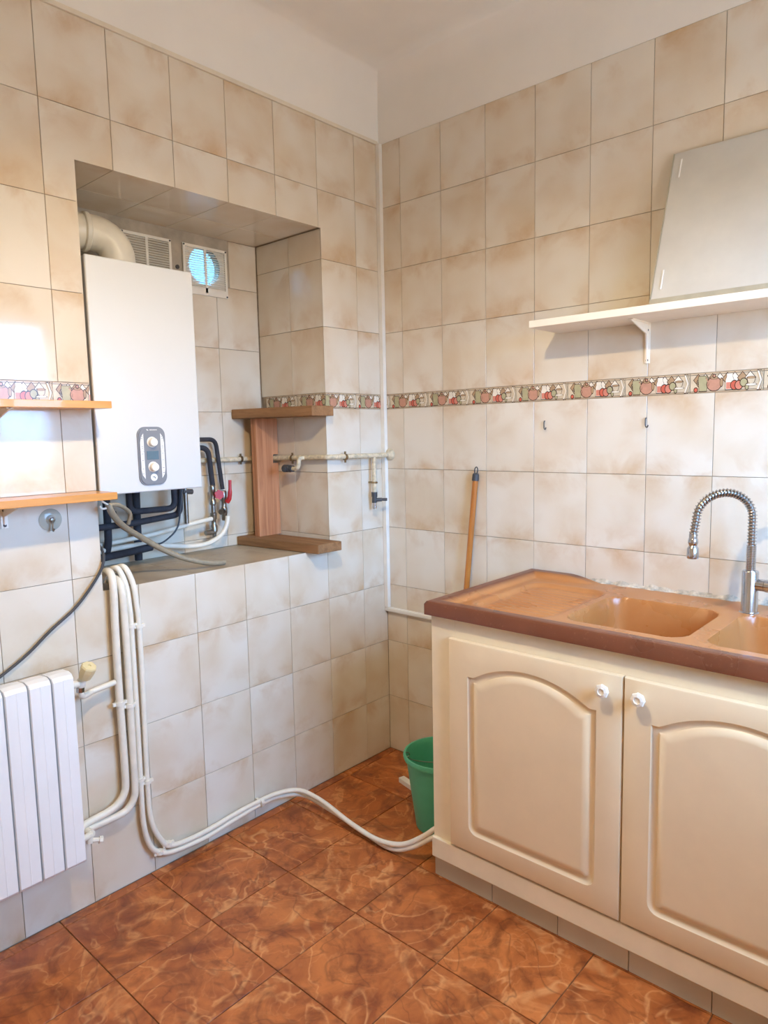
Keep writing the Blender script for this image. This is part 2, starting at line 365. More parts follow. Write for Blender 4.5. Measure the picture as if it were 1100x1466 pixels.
def put_border(parent, a0, a1, lim0, lim1, frame):
    """border tile nominally [a0,a1], cut to [lim0,lim1]"""
    c0, c1 = max(a0, lim0), min(a1, lim1)
    if c1-c0 < .012: return
    me = BORDER; cx = (a0+a1)/2
    if c0 > a0+1e-5 or c1 < a1-1e-5:
        bm = B(); bm.from_mesh(BORDER)
        for pos, nr in ((c0-cx+JT, (-1, 0, 0)), (c1-cx-JT, (1, 0, 0))):
            bmesh.ops.bisect_plane(bm, geom=bm.verts[:]+bm.edges[:]+bm.faces[:], plane_co=(pos, 0, 0), plane_no=nr, clear_outer=True)
        me = bpy.data.meshes.new('border_tile'); bm.to_mesh(me); bm.free()
        for m in BORDER.materials: me.materials.append(m)
    o = bpy.data.objects.new('border_tile', me); COL.objects.link(o); o.location, o.rotation_euler = frame(cx, (1.4942+ZBT)/2); o.parent = parent

# ------------------------------------------------------------------ setting
bm = B(); box(bm, -.54, XR+.2, YF-.15, .15, -.12, -.0035); floor = tag(obj('floor', bm, 'floorgrout'), 'glazed terracotta brown marbled floor tiles', None, kind='structure')
# floor tiles: pitch .30 along x, .292 along y
xs = [0]+[.037+.30*i for i in range(0, 8)]+[XR]; ys = [YF]+[-.298-.292*i for i in range(9, -1, -1)]+[0]
fr_floor = lambda a, b: ((a, b, 0), (-math.pi/2, 0, 0))
JT_w = JT
for i in range(len(xs)-1):
    for j in range(len(ys)-1):
        JT = .0016; put_tile(floor, xs[i], xs[i+1], ys[j], ys[j+1], fr_floor, 'floor', name='tile')
JT = JT_w

# back wall
bm = B(); box(bm, -.54, XR+.2, G, .15, -.1, ZTOP+.0); wb = tag(obj('wall_back', bm, 'grout'), 'cream mottled tiled back wall with kitchen border band', None, kind='structure')
X0 = .1105
cols = [0]+[X0+TW*i for i in range(0, 11)]+[XR]
for i in range(len(cols)-1):
    for z0, z1 in list(zip(ZR[:-1], ZR[1:]))+list(zip(ZU[:-1], ZU[1:])):
        put_tile(wb, cols[i], cols[i+1], z0, z1, fr_back)
for i in range(-1, 14): put_border(wb, .039-TW+.039*0+TW*(i+1)-TW*.0, .039+TW*(i+1), 0, XR, fr_back)
# left wall with the boiler niche and a round vent hole
HY, HZ, HR = -.590, 2.052, .070
bm = B()
for a in ((NX, -G, YF, NY0-G, -.1, ZTOP), (NX, -G, NY1+G, G, -.1, ZTOP), (NX, -G, NY0-G, NY1+G, -.1, NZ0-G), (NX, -G, NY0-G, NY1+G, NZ1+G, ZTOP)): box(bm, *a)
def rectf(x, y0, y1, z0, z1):
    bm.faces.new([bm.verts.new(p) for p in ((x, y0, z0), (x, y1, z0), (x, y1, z1), (x, y0, z1))])
N = 32; q = .10
for x in (NX-G, -.425):
    rectf(x, YF, HY-q, -.1, ZTOP); rectf(x, HY+q, G, -.1, ZTOP); rectf(x, HY-q, HY+q, -.1, HZ-q); rectf(x, HY-q, HY+q, HZ+q, ZTOP)
ring = {}
for x in (NX-G, -.425):
    ci, sq = [], []
    for k in range(N):
        a = 2*math.pi*k/N; c, s = math.cos(a), math.sin(a); m = max(abs(c), abs(s))
        ci.append(bm.verts.new((x, HY+HR*c, HZ+HR*s))); sq.append(bm.verts.new((x, HY+q*c/m, HZ+q*s/m)))
    for k in range(N): bm.faces.new((ci[k], ci[(k+1) % N], sq[(k+1) % N], sq[k]))
    ring[x] = ci
A, C2 = ring[NX-G], ring[-.425]
for k in range(N): bm.faces.new((A[k], A[(k+1) % N], C2[(k+1) % N], C2[k]))
wl = tag(obj('wall_left', bm, 'grout'), 'cream tiled left wall with deep boiler niche', None, kind='structure')
Y0 = -.1462
ycols = [0]+[Y0-TW*i for i in range(0, 15)]+[YF]
cut = [(NY0, NY1, NZ0, NZ1)]
for i in range(len(ycols)-1):
    for z0, z1 in list(zip(ZR[:-1], ZR[1:]))+list(zip(ZU[:-1], ZU[1:])):
        a1, a0 = ycols[i], ycols[i+1]
        if i == 0 or True:
            # the tile that straddles the niche's left edge and crosses top or bottom becomes L-shaped
            put_tile(wl, a0, a1, z0, z1, fr_left, cuts=cut)
for i in range(0, 17):
    a0 = -.039-TW*i+.0-TW+.078
    put_border(wl, a0, a0+TW, NY1, 0, fr_left); put_border(wl, a0, a0+TW, YF, NY0, fr_left)
# niche lining
ncol = [NY0]+[-.54-TW*i for i in range(3, -1, -1)]+[NY1]; nz = [NZ0, .990, 1.241, 1.491, 1.742, 1.984, NZ1]
for i in range(len(ncol)-1):
    for j in range(len(nz)-1):
        if j == len(nz)-2: continue
        put_tile(wl, ncol[i], ncol[i+1] if i < len(ncol)-2 else NY1-.004, nz[j], nz[j+1], fr_nback)
put_tile(wl, -.476, NY1-.004, 1.984, NZ1, fr_nback)
for a0, a1 in ((NX, -.19), (-.19, 0)):
    for z0, z1 in ((NZ0, .9942), (.9942, 1.2442), (1.2442, 1.4942), (1.554, 1.804), (1.804, 2.054), (2.054, NZ1)): put_tile(wl, a0, a1, z0, z1, fr_njamb)
put_border(wl, -.36, -.36+TW, NX, 0, fr_njamb); put_border(wl, -.36+TW, -.36+2*TW, NX, 0, fr_njamb)
scol = [NY0]+[Y0-TW*i for i in range(5, 0, -1)]+[NY1]
for i in range(len(scol)-1):
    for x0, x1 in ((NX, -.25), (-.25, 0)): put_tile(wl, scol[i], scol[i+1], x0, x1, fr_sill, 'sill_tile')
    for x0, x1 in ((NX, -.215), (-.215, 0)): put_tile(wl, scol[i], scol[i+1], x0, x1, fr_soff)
fr_ljamb = lambda a, b: ((a, NY0, b), (0, 0, math.pi))
for a0, a1 in ((NX, -.19), (-.19, 0)):
    for z0, z1 in zip((NZ0, 1.2442, 1.4942, 1.744, 1.994), (1.2442, 1.4942, 1.744, 1.994, NZ1)): put_tile(wl, a0, a1, z0, z1, fr_ljamb)
bm = B(); box(bm, NX-.002, NX+.0015, NY0, -.4935, 1.985, NZ1)
# render strip keeps the vent hole open
bmesh.ops.delete(bm, geom=bm.verts[:], context='VERTS')
for a in ((NY0, HY-q, 1.986, NZ1), (HY+q-.0, -.478, 1.986, NZ1), (HY-q, HY+q, 2.123, NZ1)): box(bm, NX-.002, NX+.001, a[0], a[1], a[2], a[3])
ren = obj('render_patch', bm, 'cement', wl)

bm = B()
for a in ((-1.15, -1.00, -1.6, .35, -.1, 3.3), (-1.0, -.426, -1.6, -1.45, -.1, 3.3), (-1.0, -.426, .2, .35, -.1, 3.3), (-1.0, -.426, -1.45, .2, -.2, -.1)): box(bm, *a)  # shaft added outside to dim the sky showing through the vent hole
tag(obj('added_vent_shaft', bm, 'outer'), 'added pale blue-grey shaft that dims the sky behind the vent', None, kind='structure')
# other walls, ceiling with cove
bm = B()
y0, y1, z0, z1 = WIN
for a in ((YF, y0, -.1, ZC+.1), (y1, .15, -.1, ZC+.1), (y0, y1, -.1, z0), (y0, y1, z1, ZC+.1)): box(bm, XR, XR+.2, *a)
tag(obj('wall_right', bm, 'wallpaint'), 'cream painted wall with the window', None, kind='structure')
bm = B(); box(bm, -.54, XR+.2, YF-.15, YF, -.1, ZC+.1); tag(obj('wall_rear', bm, 'wallpaint'), 'cream painted wall opposite the sink', None, kind='structure')
bm = B(); cv = .10; zt = ZTOP; nseg = 10
prof = [(.15, zt), (0, zt), (0, ZC-cv)]+[(cv-cv*math.cos(t), ZC-cv+cv*math.sin(t)) for t in (math.pi/2*k/nseg for k in range(1, nseg+1))]+[(cv, ZC+.08), (.15, ZC+.08)]
# profile offset d inward from each wall; swept round the room
loops = []
for d, z in prof:
    if z >= ZC+.07: d = -.15; 
    rect = [(d, YF+d), (XR-d, YF+d), (XR-d, -d), (d, -d)] if z > zt+1e-6 or d == 0 else [(-.15, YF-.1), (XR+.15, YF-.1), (XR+.15, .1), (-.15, .1)]
    loops.append([bm.verts.new((p[0], p[1], z)) for p in rect])
for A, C2 in zip(loops[:-2], loops[1:-1]):
    for k in range(4): bm.faces.new((A[k], A[(k+1) % 4], C2[(k+1) % 4], C2[k]))
bm.faces.new(loops[-3][:])
for v in loops[-1]+loops[-2]:
    pass
bmesh.ops.delete(bm, geom=loops[-1]+loops[-2], context='VERTS')
box(bm, -.54, XR+.2, YF-.15, .15, ZC+.002, ZC+.12)
for a in ((-.54, -.16, YF, .15), (-.54, XR+.2, .12, .15)): box(bm, a[0], a[1], a[2], a[3], zt, ZC+.01)
for a in ((-.5, -.012, YF, .1), (-.5, XR, .012, .14)): box(bm, a[0], a[1], a[2], a[3], zt+.0005, ZC)
bmesh.ops.recalc_face_normals(bm, faces=bm.faces[:])
tag(obj('ceiling', bm, 'paint', smooth=True), 'white plaster ceiling with rounded cove', None, kind='structure')
bm = B(); box(bm, 0, .008, YF, -.012, zt-.004, zt+.010, .002); tag(obj('trim_1', bm, 'trim'), 'thin cream strip along the top of the left wall tiles', None, kind='structure')
# window
bm = B(); 
for a in ((y0, y0+.05, z0, z1), (y1-.05, y1, z0, z1), (y0+.05, y1-.05, z0, z0+.05), (y0+.05, y1-.05, z1-.05, z1), (-.74, -.69, z0+.05, z1-.05)): box(bm, XR+.03, XR+.08, *a, .004)
wn = tag(obj('window_1', bm, 'whitewood'), 'white framed window in the right wall', None, kind='structure')
for a0, a1 in ((y0+.05, -.74), (-.69, y1-.05)):
    bm = B(); box(bm, XR+.052, XR+.058, a0, a1, z0+.05, z1-.05); obj('pane', bm, 'glass', wn)

# ------------------------------------------------------------------ lamp (hangs out of view above the room's middle)
L = thing('pendant_lamp', 'bare warm light bulb hanging from the ceiling on a cord', 'lamp', (BULB[0], BULB[1], ZC))
def rel(bm, p): bm.transform(Matrix.Translation(-Vector(p))); return bm
bm = B(); lathe(bm, [(.045, 0), (.045, -.012), (.02, -.03), (.006, -.035)], (BULB[0], BULB[1], ZC)); obj('ceiling_rose', rel(bm, L.location), 'knob', L, True)
bm = B(); cyl(bm, (BULB[0], BULB[1], ZC-.03), (BULB[0], BULB[1], BULB[2]+.10), .003, 8); obj('cord', rel(bm, L.location), 'dark', L, True)
bm = B(); cyl(bm, (BULB[0], BULB[1], BULB[2]+.11), (BULB[0], BULB[1], BULB[2]+.055), .017); obj('socket', rel(bm, L.location), 'dark', L, True)
bm = B(); lathe(bm, [(.012, .058), (.014, .05), (.027, .025), (.031, .0), (.025, -.022), (.012, -.032), (0, -.034)], BULB); bo = obj('bulb', rel(bm, L.location), 'bulb', L, True)
bm = B(); lathe(bm, [(.045, .085), (.100, -.028), (.102, -.028), (.047, .087)], BULB, seg=36, caps=False); lathe(bm, [(.0175, .084), (.046, .086)], BULB, seg=3, caps=False); obj('lamp_shade', rel(bm, L.location), 'shade', L, True)

# ------------------------------------------------------------------ sink cabinet
CX0, CX1, CYF = .712, 1.868, -.600
cab = thing('sink_cabinet', 'cream painted sink base cabinet with two arched panel doors', 'cabinet', (1.29, -.30, 0))
def part(name, bm, mat, parent=cab, smooth=False):
    p = parent
    off = Vector(p.location) if p.parent is None else Vector(p.location)+Vector(p.parent.location)
    return obj(name, rel(bm, off), mat, p, smooth)
for x0, x1 in ((CX0, CX0+.018), (CX1-.018, CX1)):
    bm = B(); box(bm, x0, x1, CYF+.018, -.012, .082, .850, .001); part('side_panel', bm, 'cab2')
bm = B()
for a in ((CX0, .800, .142, .849), (1.302, 1.332, .142, .785), (1.830, CX1, .142, .849), (.800, 1.830, .785, .849)): box(bm, a[0], a[1], CYF, CYF+.018, a[2], a[3], .0015)
part('face_frame', bm, 'cab2')
bm = B(); box(bm, CX0, CX1, CYF-.012, CYF+.018, .078, .142, .003); part('base_board', bm, 'cab2')
bm = B(); box(bm, CX0+.018, CX1-.018, CYF+.02, -.012, .085, .10); part('bottom_panel', bm, 'cab2')
px = [.703, .9165, 1.13, 1.331, 1.534, 1.736, 1.868]
bm = B(); box(bm, .706, CX1, -.5815, -.56, .001, .078); part('plinth_backing', bm, 'grout')
for a, b in zip(px[:-1], px[1:]):
    bm = B(); box(bm, a+.001, b-.001, -.586, -.5815, .001, .079, .0008, seg=1)
    c = Vector(((a+b)/2, -.584, .04)); bm.transform(Matrix.Translation(-c)); o = obj('plinth_tile', bm, 'plinth', cab); o.location = c-Vector(cab.location)
bm = B(); box(bm, .702, .706, -.5815, -.03, .001, .079); part('plinth_side', bm, 'plinth')
def door(x0, x1, z0, z1, kx, kz):
    """door with rounded outer edge, an arched raised panel and a round-cornered groove"""
    yF = CYF-.018; p0, p1, q0, qs, rise = x0+.068, x1-.066, z0+.060, .690, .052
    def outline(d, rb):
        X0_, X1_, Z0_, ZS = p0+d, p1-d, q0+d, qs-d*.9; pts = []
        for k in range(5):
            t = math.pi+math.pi/2*k/4; pts.append((X0_+rb+rb*math.cos(t), Z0_+rb+rb*math.sin(t), 'l' if k < 2 else 'bl' if k == 2 else 'b'))
        for k in range(5):
            t = -math.pi/2+math.pi/2*k/4; pts.append((X1_-rb+rb*math.cos(t), Z0_+rb+rb*math.sin(t), 'b' if k < 2 else 'br' if k == 2 else 'r'))
        n = 20
        for k in range(n+1):
            t = k/n; sh = .06; s = min(max((t-sh)/(1-2*sh), 0), 1)
            pts.append((X1_+(X0_-X1_)*t, ZS+rise*(1-(2*s-1)**2)**.9, 'tr' if k == 0 else 'tl' if k == n else 't'))
        return pts
    bm = B(); o0 = outline(0, .028)
    R0 = []
    for x, z, s in o0:
        X_ = x0 if s in ('l', 'bl', 'tl') else x1 if s in ('r', 'br', 'tr') else x; Z_ = z0 if s in ('b', 'bl', 'br') else z1 if s in ('t', 'tl', 'tr') else z
        R0.append((X_, Z_))
    cx, cz = (x0+x1)/2, (z0+z1)/2; e = .006
    def sh(p, d): return (p[0]+(d if p[0] < x0+1e-5 else -d if p[0] > x1-1e-5 else 0), p[1]+(d if p[1] < z0+1e-5 else -d if p[1] > z1-1e-5 else 0))
    L = [[bm.verts.new((p[0], CYF-.001, p[1])) for p in R0], [bm.verts.new((p[0], yF+.005, p[1])) for p in R0], [bm.verts.new((sh(p, .002)[0], yF+.0015, sh(p, .002)[1])) for p in R0], [bm.verts.new((sh(p, e)[0], yF, sh(p, e)[1])) for p in R0]]
    for d, rb, dy in ((0, .028, 0), (.004, .025, .005), (.010, .021, .0075), (.018, .012, .0065), (.022, .008, .002), (.036, .004, -.001), (.040, .003, -.001)):
        L.append([bm.verts.new((x, yF+dy, z)) for x, z, s in outline(d, rb)])
    n = len(o0)
    for A, C2 in zip(L[:-1], L[1:]):
        for k in range(n): bm.faces.new((A[k], A[(k+1) % n], C2[(k+1) % n], C2[k]))
    bm.faces.new(L[-1]); bm.faces.new(L[0][::-1])
    bmesh.ops.recalc_face_normals(bm, faces=bm.faces[:])
    dr = part('door', bm, 'cab', cab, True)
    bm = B(); lathe(bm, [(.007, 0), (.007, -.012), (.016, -.016), (.0185, -.022), (.0165, -.027), (.009, -.029), (.008, -.026), (0, -.026)], (kx, yF, kz), (0, 1, 0), 8)
    k = obj('knob', rel(bm, cab.location), 'knob', dr)
door(.787, 1.3150, .149, .792, 1.272, .752); door(1.3185, 1.845, .149, .792, 1.362, .752)

# ------------------------------------------------------------------ sink
SX0, SX1, SY0, SY1 = .702, 1.880, -.622, -.004
def sst(a, b, x): t = min(max((x-a)/(b-a), 0), 1); return t*t*(3-2*t)
def sdr(x, y, cx, cy, hx, hy, rr):
    dx, dy = abs(x-cx)-hx+rr, abs(y-cy)-hy+rr
    return math.hypot(max(dx, 0), max(dy, 0))+min(max(dx, dy), 0)-rr
def sink_h(x, y):
    z = .866
    lip = max(1-sst(.030, .062, x-SX0), 1-sst(.032, .066, y-SY0), (1-sst(.030, .055, SY1-y))*(1-sst(.86, .99, x)))
    z += .019*lip
    d = sdr(x, y, .925, -.320, .135, .205, .06)
    z -= .012*(1-sst(-.018, .002, d))+.0022*math.sin((y+x*.12)*2*math.pi/.030)*(1-sst(-.045, -.02, d))
    for cx in (1.248, 1.622):
        d = sdr(x, y, cx, -.326, .162, .168, .055); z -= .180*(1-sst(-.024, .002, d))-.004*sst(-.12, -.03, d)
    e = min(x-SX0, SX1-x, y-SY0); z -= .010*(1-sst(0, .009, e))**2
    return z
bm = B(); st = .005; nx = int((SX1-SX0)/st); ny = int((SY1-SY0)/st); grid = []
for j in range(ny+1):
    grid.append([bm.verts.new((SX0+(SX1-SX0)*i/nx, SY0+(SY1-SY0)*j/ny, sink_h(SX0+(SX1-SX0)*i/nx, SY0+(SY1-SY0)*j/ny))) for i in range(nx+1)])
for j in range(ny):
    for i in range(nx): bm.faces.new((grid[j][i], grid[j][i+1], grid[j+1][i+1], grid[j+1][i]))
edge = [grid[0][i] for i in range(nx+1)]+[grid[j][nx] for j in range(1, ny+1)]+[grid[ny][i] for i in range(nx-1, -1, -1)]+[grid[j][0] for j in range(ny-1, 0, -1)]
low = [bm.verts.new((v.co.x, v.co.y, .851)) for v in edge]; n = len(edge)
for k in range(n): bm.faces.new((edge[k], low[k], low[(k+1) % n], edge[(k+1) % n]))
sink = tag(obj('kitchen_sink', bm, 'sink', smooth=True), 'glossy brown resin sink top with ribbed drainboard and two bowls', 'sink')
for cx in (1.248, 1.622):
    bm = B(); lathe(bm, [(.040, 0), (.040, .004), (.034, .005), (.030, .001), (0, .001)], (cx, -.326, sink_h(cx, -.326)-.001)); obj('drain', bm, 'steel', sink, True)
bm = B(); k0 = None; nn = 150
for i in range(nn+1):
    x = .90+(SX1-.90)*i/nn; a = noise.noise((x*30, 0, 0))*.006; b = noise.noise((x*47, 5, 0))*.006; s_ = sst(0, .06, x-.90)
    ringv = [bm.verts.new(p) for p in ((x, -.0005, .860), (x, -.020-b-.006*s_, .860), (x, -.016-b-.006*s_, .869+a*.5), (x, -.006, .872+(.006+a)*s_), (x, -.0005, .876+(.010+a*1.4)*s_))]
    if k0:
        for q_ in range(4): bm.faces.new((k0[q_], k0[q_+1], ringv[q_+1], ringv[q_]))
    k0 = ringv
bmesh.ops.recalc_face_normals(bm, faces=bm.faces[:]); o = obj('sealant', bm, 'seal', sink); o['label'] = 'rough grimy sealant along the wall'

# ------------------------------------------------------------------ faucet
FX, FY, FZ = 1.466, -.118, .8665
fa = thing('kitchen_faucet', 'chrome spring neck kitchen faucet beside the sink bowls', 'faucet', (FX, FY, FZ))
bm = B(); lathe(bm, [(.029, 0), (.029, .006), (.0225, .009), (.0215, .012), (.0215, .122), (.0195, .126), (.012, .127)], (0, 0, 0)); obj('body', bm, 'chrome', fa, True)
bm = B(); pr = []
for k in range(15): z = .126+k*.0048; pr += [(.0128, z), (.0128, z+.0028), (.0112, z+.0034), (.0112, z+.0044)]
lathe(bm, pr, (0, 0, 0), seg=20); obj('ribbed_sleeve', bm, 'chrome', fa, True)
dv = Vector((-.72, -.69, 0)).normalized(); Rr = .079
path = [Vector((0, 0, .195+.009*k)) for k in range(10)]; zt_ = path[-1].z
for k in range(1, 19): t = math.pi*k/18; path.append(dv*(Rr-Rr*math.cos(t))+Vector((0, 0, zt_+Rr*math.sin(t)*.88)))
e0 = path[-1]
for k in range(1, 6): path.append(e0+Vector((0, 0, -.009*k))+dv*.0015*k)
P = smoothpath(path, 4); bm = B(); tube(bm, P, .0082, 12); obj('inner_hose', bm, 'steel', fa, True)
bm = B(); tot = 0; cum = [0]
for a, b in zip(P[:-1], P[1:]): tot += (b-a).length; cum.append(tot)
turns = 40; cpath = []; side = dv.cross(Vector((0, 0, 1))); ns = turns*10; j = 0
for k in range(ns+1):
    s_ = tot*k/ns
    while j < len(P)-2 and cum[j+1] < s_: j += 1
    t = (s_-cum[j])/max(cum[j+1]-cum[j], 1e-6); p = P[j].lerp(P[j+1], t); tg = (P[j+1]-P[j]).normalized(); nn_ = tg.cross(side).normalized()
    a = 2*math.pi*turns*k/ns; cpath.append(p+(nn_*math.cos(a)+side*math.sin(a))*.0108)
tube(bm, cpath, .0019, 6); obj('spring', bm, 'chrome', fa, True)
bm = B(); e1 = P[-1]; pr = [(.0105, .004), (.0112, 0), (.0112, -.010), (.0128, -.012), (.0135, -.022), (.0105, -.030), (.0125, -.034), (.0155, -.038), (.0160, -.060), (.0150, -.066), (.012, -.067), (0, -.066)]
lathe(bm, pr, e1, (0, 0, 1), 20); obj('spray_head', bm, 'chrome', fa, True)
bm = B(); cyl(bm, (.018, 0, .088), (.040, -.004, .088), .0165, 20); cyl(bm, (.041, -.004, .088), (.066, -.008, .088), .0175, 20); obj('valve_barrel', bm, 'chrome', fa, True)
bm = B(); tube(bm, smoothpath([(.060, -.008, .092), (.066, -.009, .105), (.069, -.010, .128)], 5), [.0062]*5+[.0055]*5+[.0045], 10); obj('lever', bm, 'chrome', fa, True)

# ------------------------------------------------------------------ back wall things
sh = thing('wall_shelf', 'long white painted shelf on the back wall above the border', 'shelf', (1.35, -.10, 1.719))
bm = B(); box(bm, .810, 1.90, -.200, -.001, 1.7195, 1.7415, .002); part('board', bm, 'whitewood', sh)
def bracket(x, zt_, dep, hgt, parent, wy=0):
    bm = B(); prism(bm, [(-.0005, zt_), (-dep, zt_), (-dep, zt_-.004), (-.012, zt_-.035), (-.006, zt_-hgt), (-.0005, zt_-hgt)], 'x', x-.002, x+.002)
    box(bm, x-.009, x+.009, -.003, -.0005, zt_-hgt, zt_, .0008); box(bm, x-.008, x+.008, -dep, -.003, zt_-.003, zt_-.0002, .0005)
    b = part('bracket', bm, 'whitewood', parent)
    for z in (zt_-.022, zt_-hgt+.010): bm = B(); lathe(bm, [(.0042, .0), (.0042, -.004), (.002, -.0052), (0, -.0052)], (x, 0, z), (0, 1, 0), 10); obj('screw', rel(bm, parent.location), 'dark', b)
bracket(1.117, 1.7195, .135, .125, sh); bracket(1.62, 1.7195, .135, .125, sh)
# leaning board on the shelf
hb = thing('leaning_board', 'grey-white board propped on the white shelf and leaning on the wall', 'board', (1.50, -.17, 1.742))
ang = math.atan2(.165, .452); ln = .485
mt = Matrix.Translation((1.192, -.182, 1.7425)) @ Matrix.Rotation(-ang, 4, 'X')
bm = B(); t = B(); box(t, 0, .62, 0, .014, 0, ln, .002); join(bm, t, mt); part('panel', bm, 'board', hb)
bm = B(); t = B(); box(t, -.003, .0, -.001, .015, 0, ln); box(t, 0, .62, -.003, 0, .0, .016, .001); join(bm, t, mt); part('edging', bm, 'boardedge', hb)
for x, z in ((.022, .40), (.022, .045), (.38, .045), (.38, .40)):
    bm = B(); t = B(); box(t, x, x+.004, -.0025, 0, z, z+.06, .0005); join(bm, t, mt); part('mounting_strip', bm, 'label', hb)
for x, lbl in ((.759, 'small dark metal hook on back wall, nearer the broom handle'), (1.1175, 'small dark metal hook on back wall, below the shelf bracket')):
    bm = B(); tube(bm, smoothpath([(x, -.0005, 1.425), (x, -.006, 1.420), (x, -.006, 1.404), (x+.003, -.009, 1.397), (x+.009, -.012, 1.396), (x+.012, -.014, 1.402)], 5), .0018, 8)
    tag(obj('wall_hook', bm, 'dark', smooth=True), lbl, 'hook', 'hooks on the back wall')
# broom handle
br = thing('broom_handle', 'varnished wooden broom handle with grey cap leaning behind the sink', 'broom', (.378, -.061, 0))
bm = B(); p0, p1 = Vector((.380, -.059, .02)), Vector((.4755, -.016, 1.215)); tube(bm, [p0, p0.lerp(p1, .5), p1], .0112, 16); part('stick', bm, 'broom', br, True)
bm = B(); d_ = (p1-p0).normalized(); tube(bm, [p1-d_*.008, p1+d_*.016, p1+d_*.02], [.0135, .0125, .009], 14)
lp = [p1+d_*(.018+.013-.013*math.cos(a))+Vector((1, 0, 0))*.007*math.sin(a) for a in (2*math.pi*k/14 for k in range(15))]; tube(bm, lp, .0022, 6, False); part('cap', bm, 'dark', br, True)
bm = B(); box(bm, .34, .41, -.10, -.03, 0, .025, .006); part('broom_head', bm, 'dark', br)

# trunking in the corner, then along the back wall
bm = B(); box(bm, .0005, .020, -.020, -.0005, .645, ZTOP+.0, .002); box(bm, .002, .0205, -.0205, -.0195, .66, ZTOP, 0)
tag(obj('cable_trunking', bm, 'trunk'), 'white plastic cable trunking running upright down the room corner', 'trunking', 'cable trunking')
bm = B(); box(bm, .0005, .70, -.016, -.0005, .626, .6445, .002); box(bm, .0005, .70, -.018, -.016, .630, .642, .001); tag(obj('cable_trunking', bm, 'trunk'), 'white plastic cable trunking running level behind the sink cabinet', 'trunking', 'cable trunking')

# ------------------------------------------------------------------ bucket
BX, BY = .548, -.348
bk = thing('bucket', 'green plastic bucket tucked beside the sink cabinet', 'bucket', (BX, BY, 0))
bm = B(); lathe(bm, [(.0, .004), (.084, .0), (.090, .004), (.122, .250), (.130, .252), (.133, .262), (.130, .270), (.124, .270), (.121, .264), (.119, .250), (.087, .010), (0, .008)], (0, 0, 0), seg=48, caps=False); obj('body', bm, 'green', bk, True)
bm = B(); pts = []
for k in range(15):
    a = math.pi*(k/14); pts.append(Vector((-.118*math.cos(a)*.74, -.118*math.cos(a)*.67-.0, .258)) + Vector((.67, -.74, 0))*.095*math.sin(a)*-.2+Vector((0, 0, -.035*math.sin(a))))
tube(bm, smoothpath(pts, 3), .0017, 6)
lp = [pts[0]+Vector((0, 0, .006))+Vector((.74, .67, 0))*.008*math.cos(a)+Vector((0, 0, 1))*.008*math.sin(a) for a in (2*math.pi*k/10 for k in range(11))]; tube(bm, lp, .0016, 6, False)
o = obj('handle', bm, 'steel', bk, True); o['label'] = 'thin wire handle'
bm = B(); t = B(); box(t, -.05, .05, -.013, .013, 0, .02, .002); box(t, -.051, -.049, -.010, .010, .004, .016); join(bm, t, Matrix.Translation((.285, -.215, 0)) @ Matrix.Rotation(math.radians(-14), 4, 'Z'))
tag(obj('trunking_offcut', bm, 'trunk'), 'short white trunking offcut on floor behind the bucket', 'offcut')

# ------------------------------------------------------------------ boiler
bl = thing('wall_boiler', 'white wall-hung gas boiler with grey control panel in the niche', 'boiler', (-.18, -1.085, 1.228))
BXF, BY0, BY1, BZ0, BZ1 = .010, -1.2625, -.914, 1.229, 1.914
bm = B(); box(bm, NX+.012, BXF-.014, BY0+.001, BY1-.001, BZ0+.004, BZ1-.002, .003); part('casing', bm, 'white_enamel', bl)
bm = B(); box(bm, BXF-.014, BXF, BY0, BY1, BZ0, BZ1, .005, seg=3); part('front_cover', bm, 'white_enamel', bl, True)
def rrect(y0, y1, z0, z1, rr, n=6):
    pts = []
    for cy, cz, a0 in ((y1-rr, z1-rr, 0), (y0+rr, z1-rr, 90), (y0+rr, z0+rr, 180), (y1-rr, z0+rr, 270)):
        for k in range(n+1): a = math.radians(a0+90*k/n); pts.append((cy+rr*math.cos(a), cz+rr*math.sin(a)))
    return pts
PY0, PY1, PZ0, PZ1 = -1.137, -1.044, 1.249, 1.428
bm = B(); prism(bm, rrect(PY0, PY1, PZ0, PZ1, .026), 'x', BXF-.002, BXF+.004); prism(bm, rrect(PY0+.004, PY1-.004, PZ0+.004, PZ1-.004, .023), 'x', BXF+.004, BXF+.0065)
cp = part('control_panel', bm, 'panelgrey', bl); cp['label'] = 'grey control panel with two white knobs'
pc = (PY0+PY1)/2
def sub(name, bm, mat, smooth=False): return obj(name, rel(bm, bl.location), mat, cp, smooth)
for s_ in (-1, 1):
    yo = pc+s_*.040; yi = pc+s_*.0285
    poly = [(yi, PZ1-.020), (yo-.004*s_, PZ1-.030), (yo, PZ1-.048), (yo, PZ0+.048), (yo-.003*s_, PZ0+.032), (yi, PZ0+.020)]
    bm = B(); prism(bm, poly, 'x', BXF+.0064, BXF+.0072); sub('label_strip', bm, 'label')
    bm = B()
    for z in (1.398, 1.392, 1.368, 1.362, 1.345, 1.325, 1.300, 1.285): box(bm, BXF+.0072, BXF+.0075, pc+s_*.034-.003, pc+s_*.034+.003, z, z+.0015)
    box(bm, BXF+.0072, BXF+.0075, pc+s_*.034-.0055, pc+s_*.034+.0055, 1.352, 1.3528); sub('label_print', bm, 'panelgrey')['kind'] = 'stuff'
for z in (1.381, 1.305):
    bm = B(); lathe(bm, [(.0165, 0), (.0165, .002), (.0135, .003), (.0132, .013), (.0115, .016), (0, .0165)], (BXF+.006, pc-.001, z), (1, 0, 0), 24); sub('knob', bm, 'knob', True)
bm = B(); box(bm, BXF+.0064, BXF+.0074, pc-.020, pc+.020, 1.328, 1.354, .0004, seg=1); sub('display', bm, 'lcd')
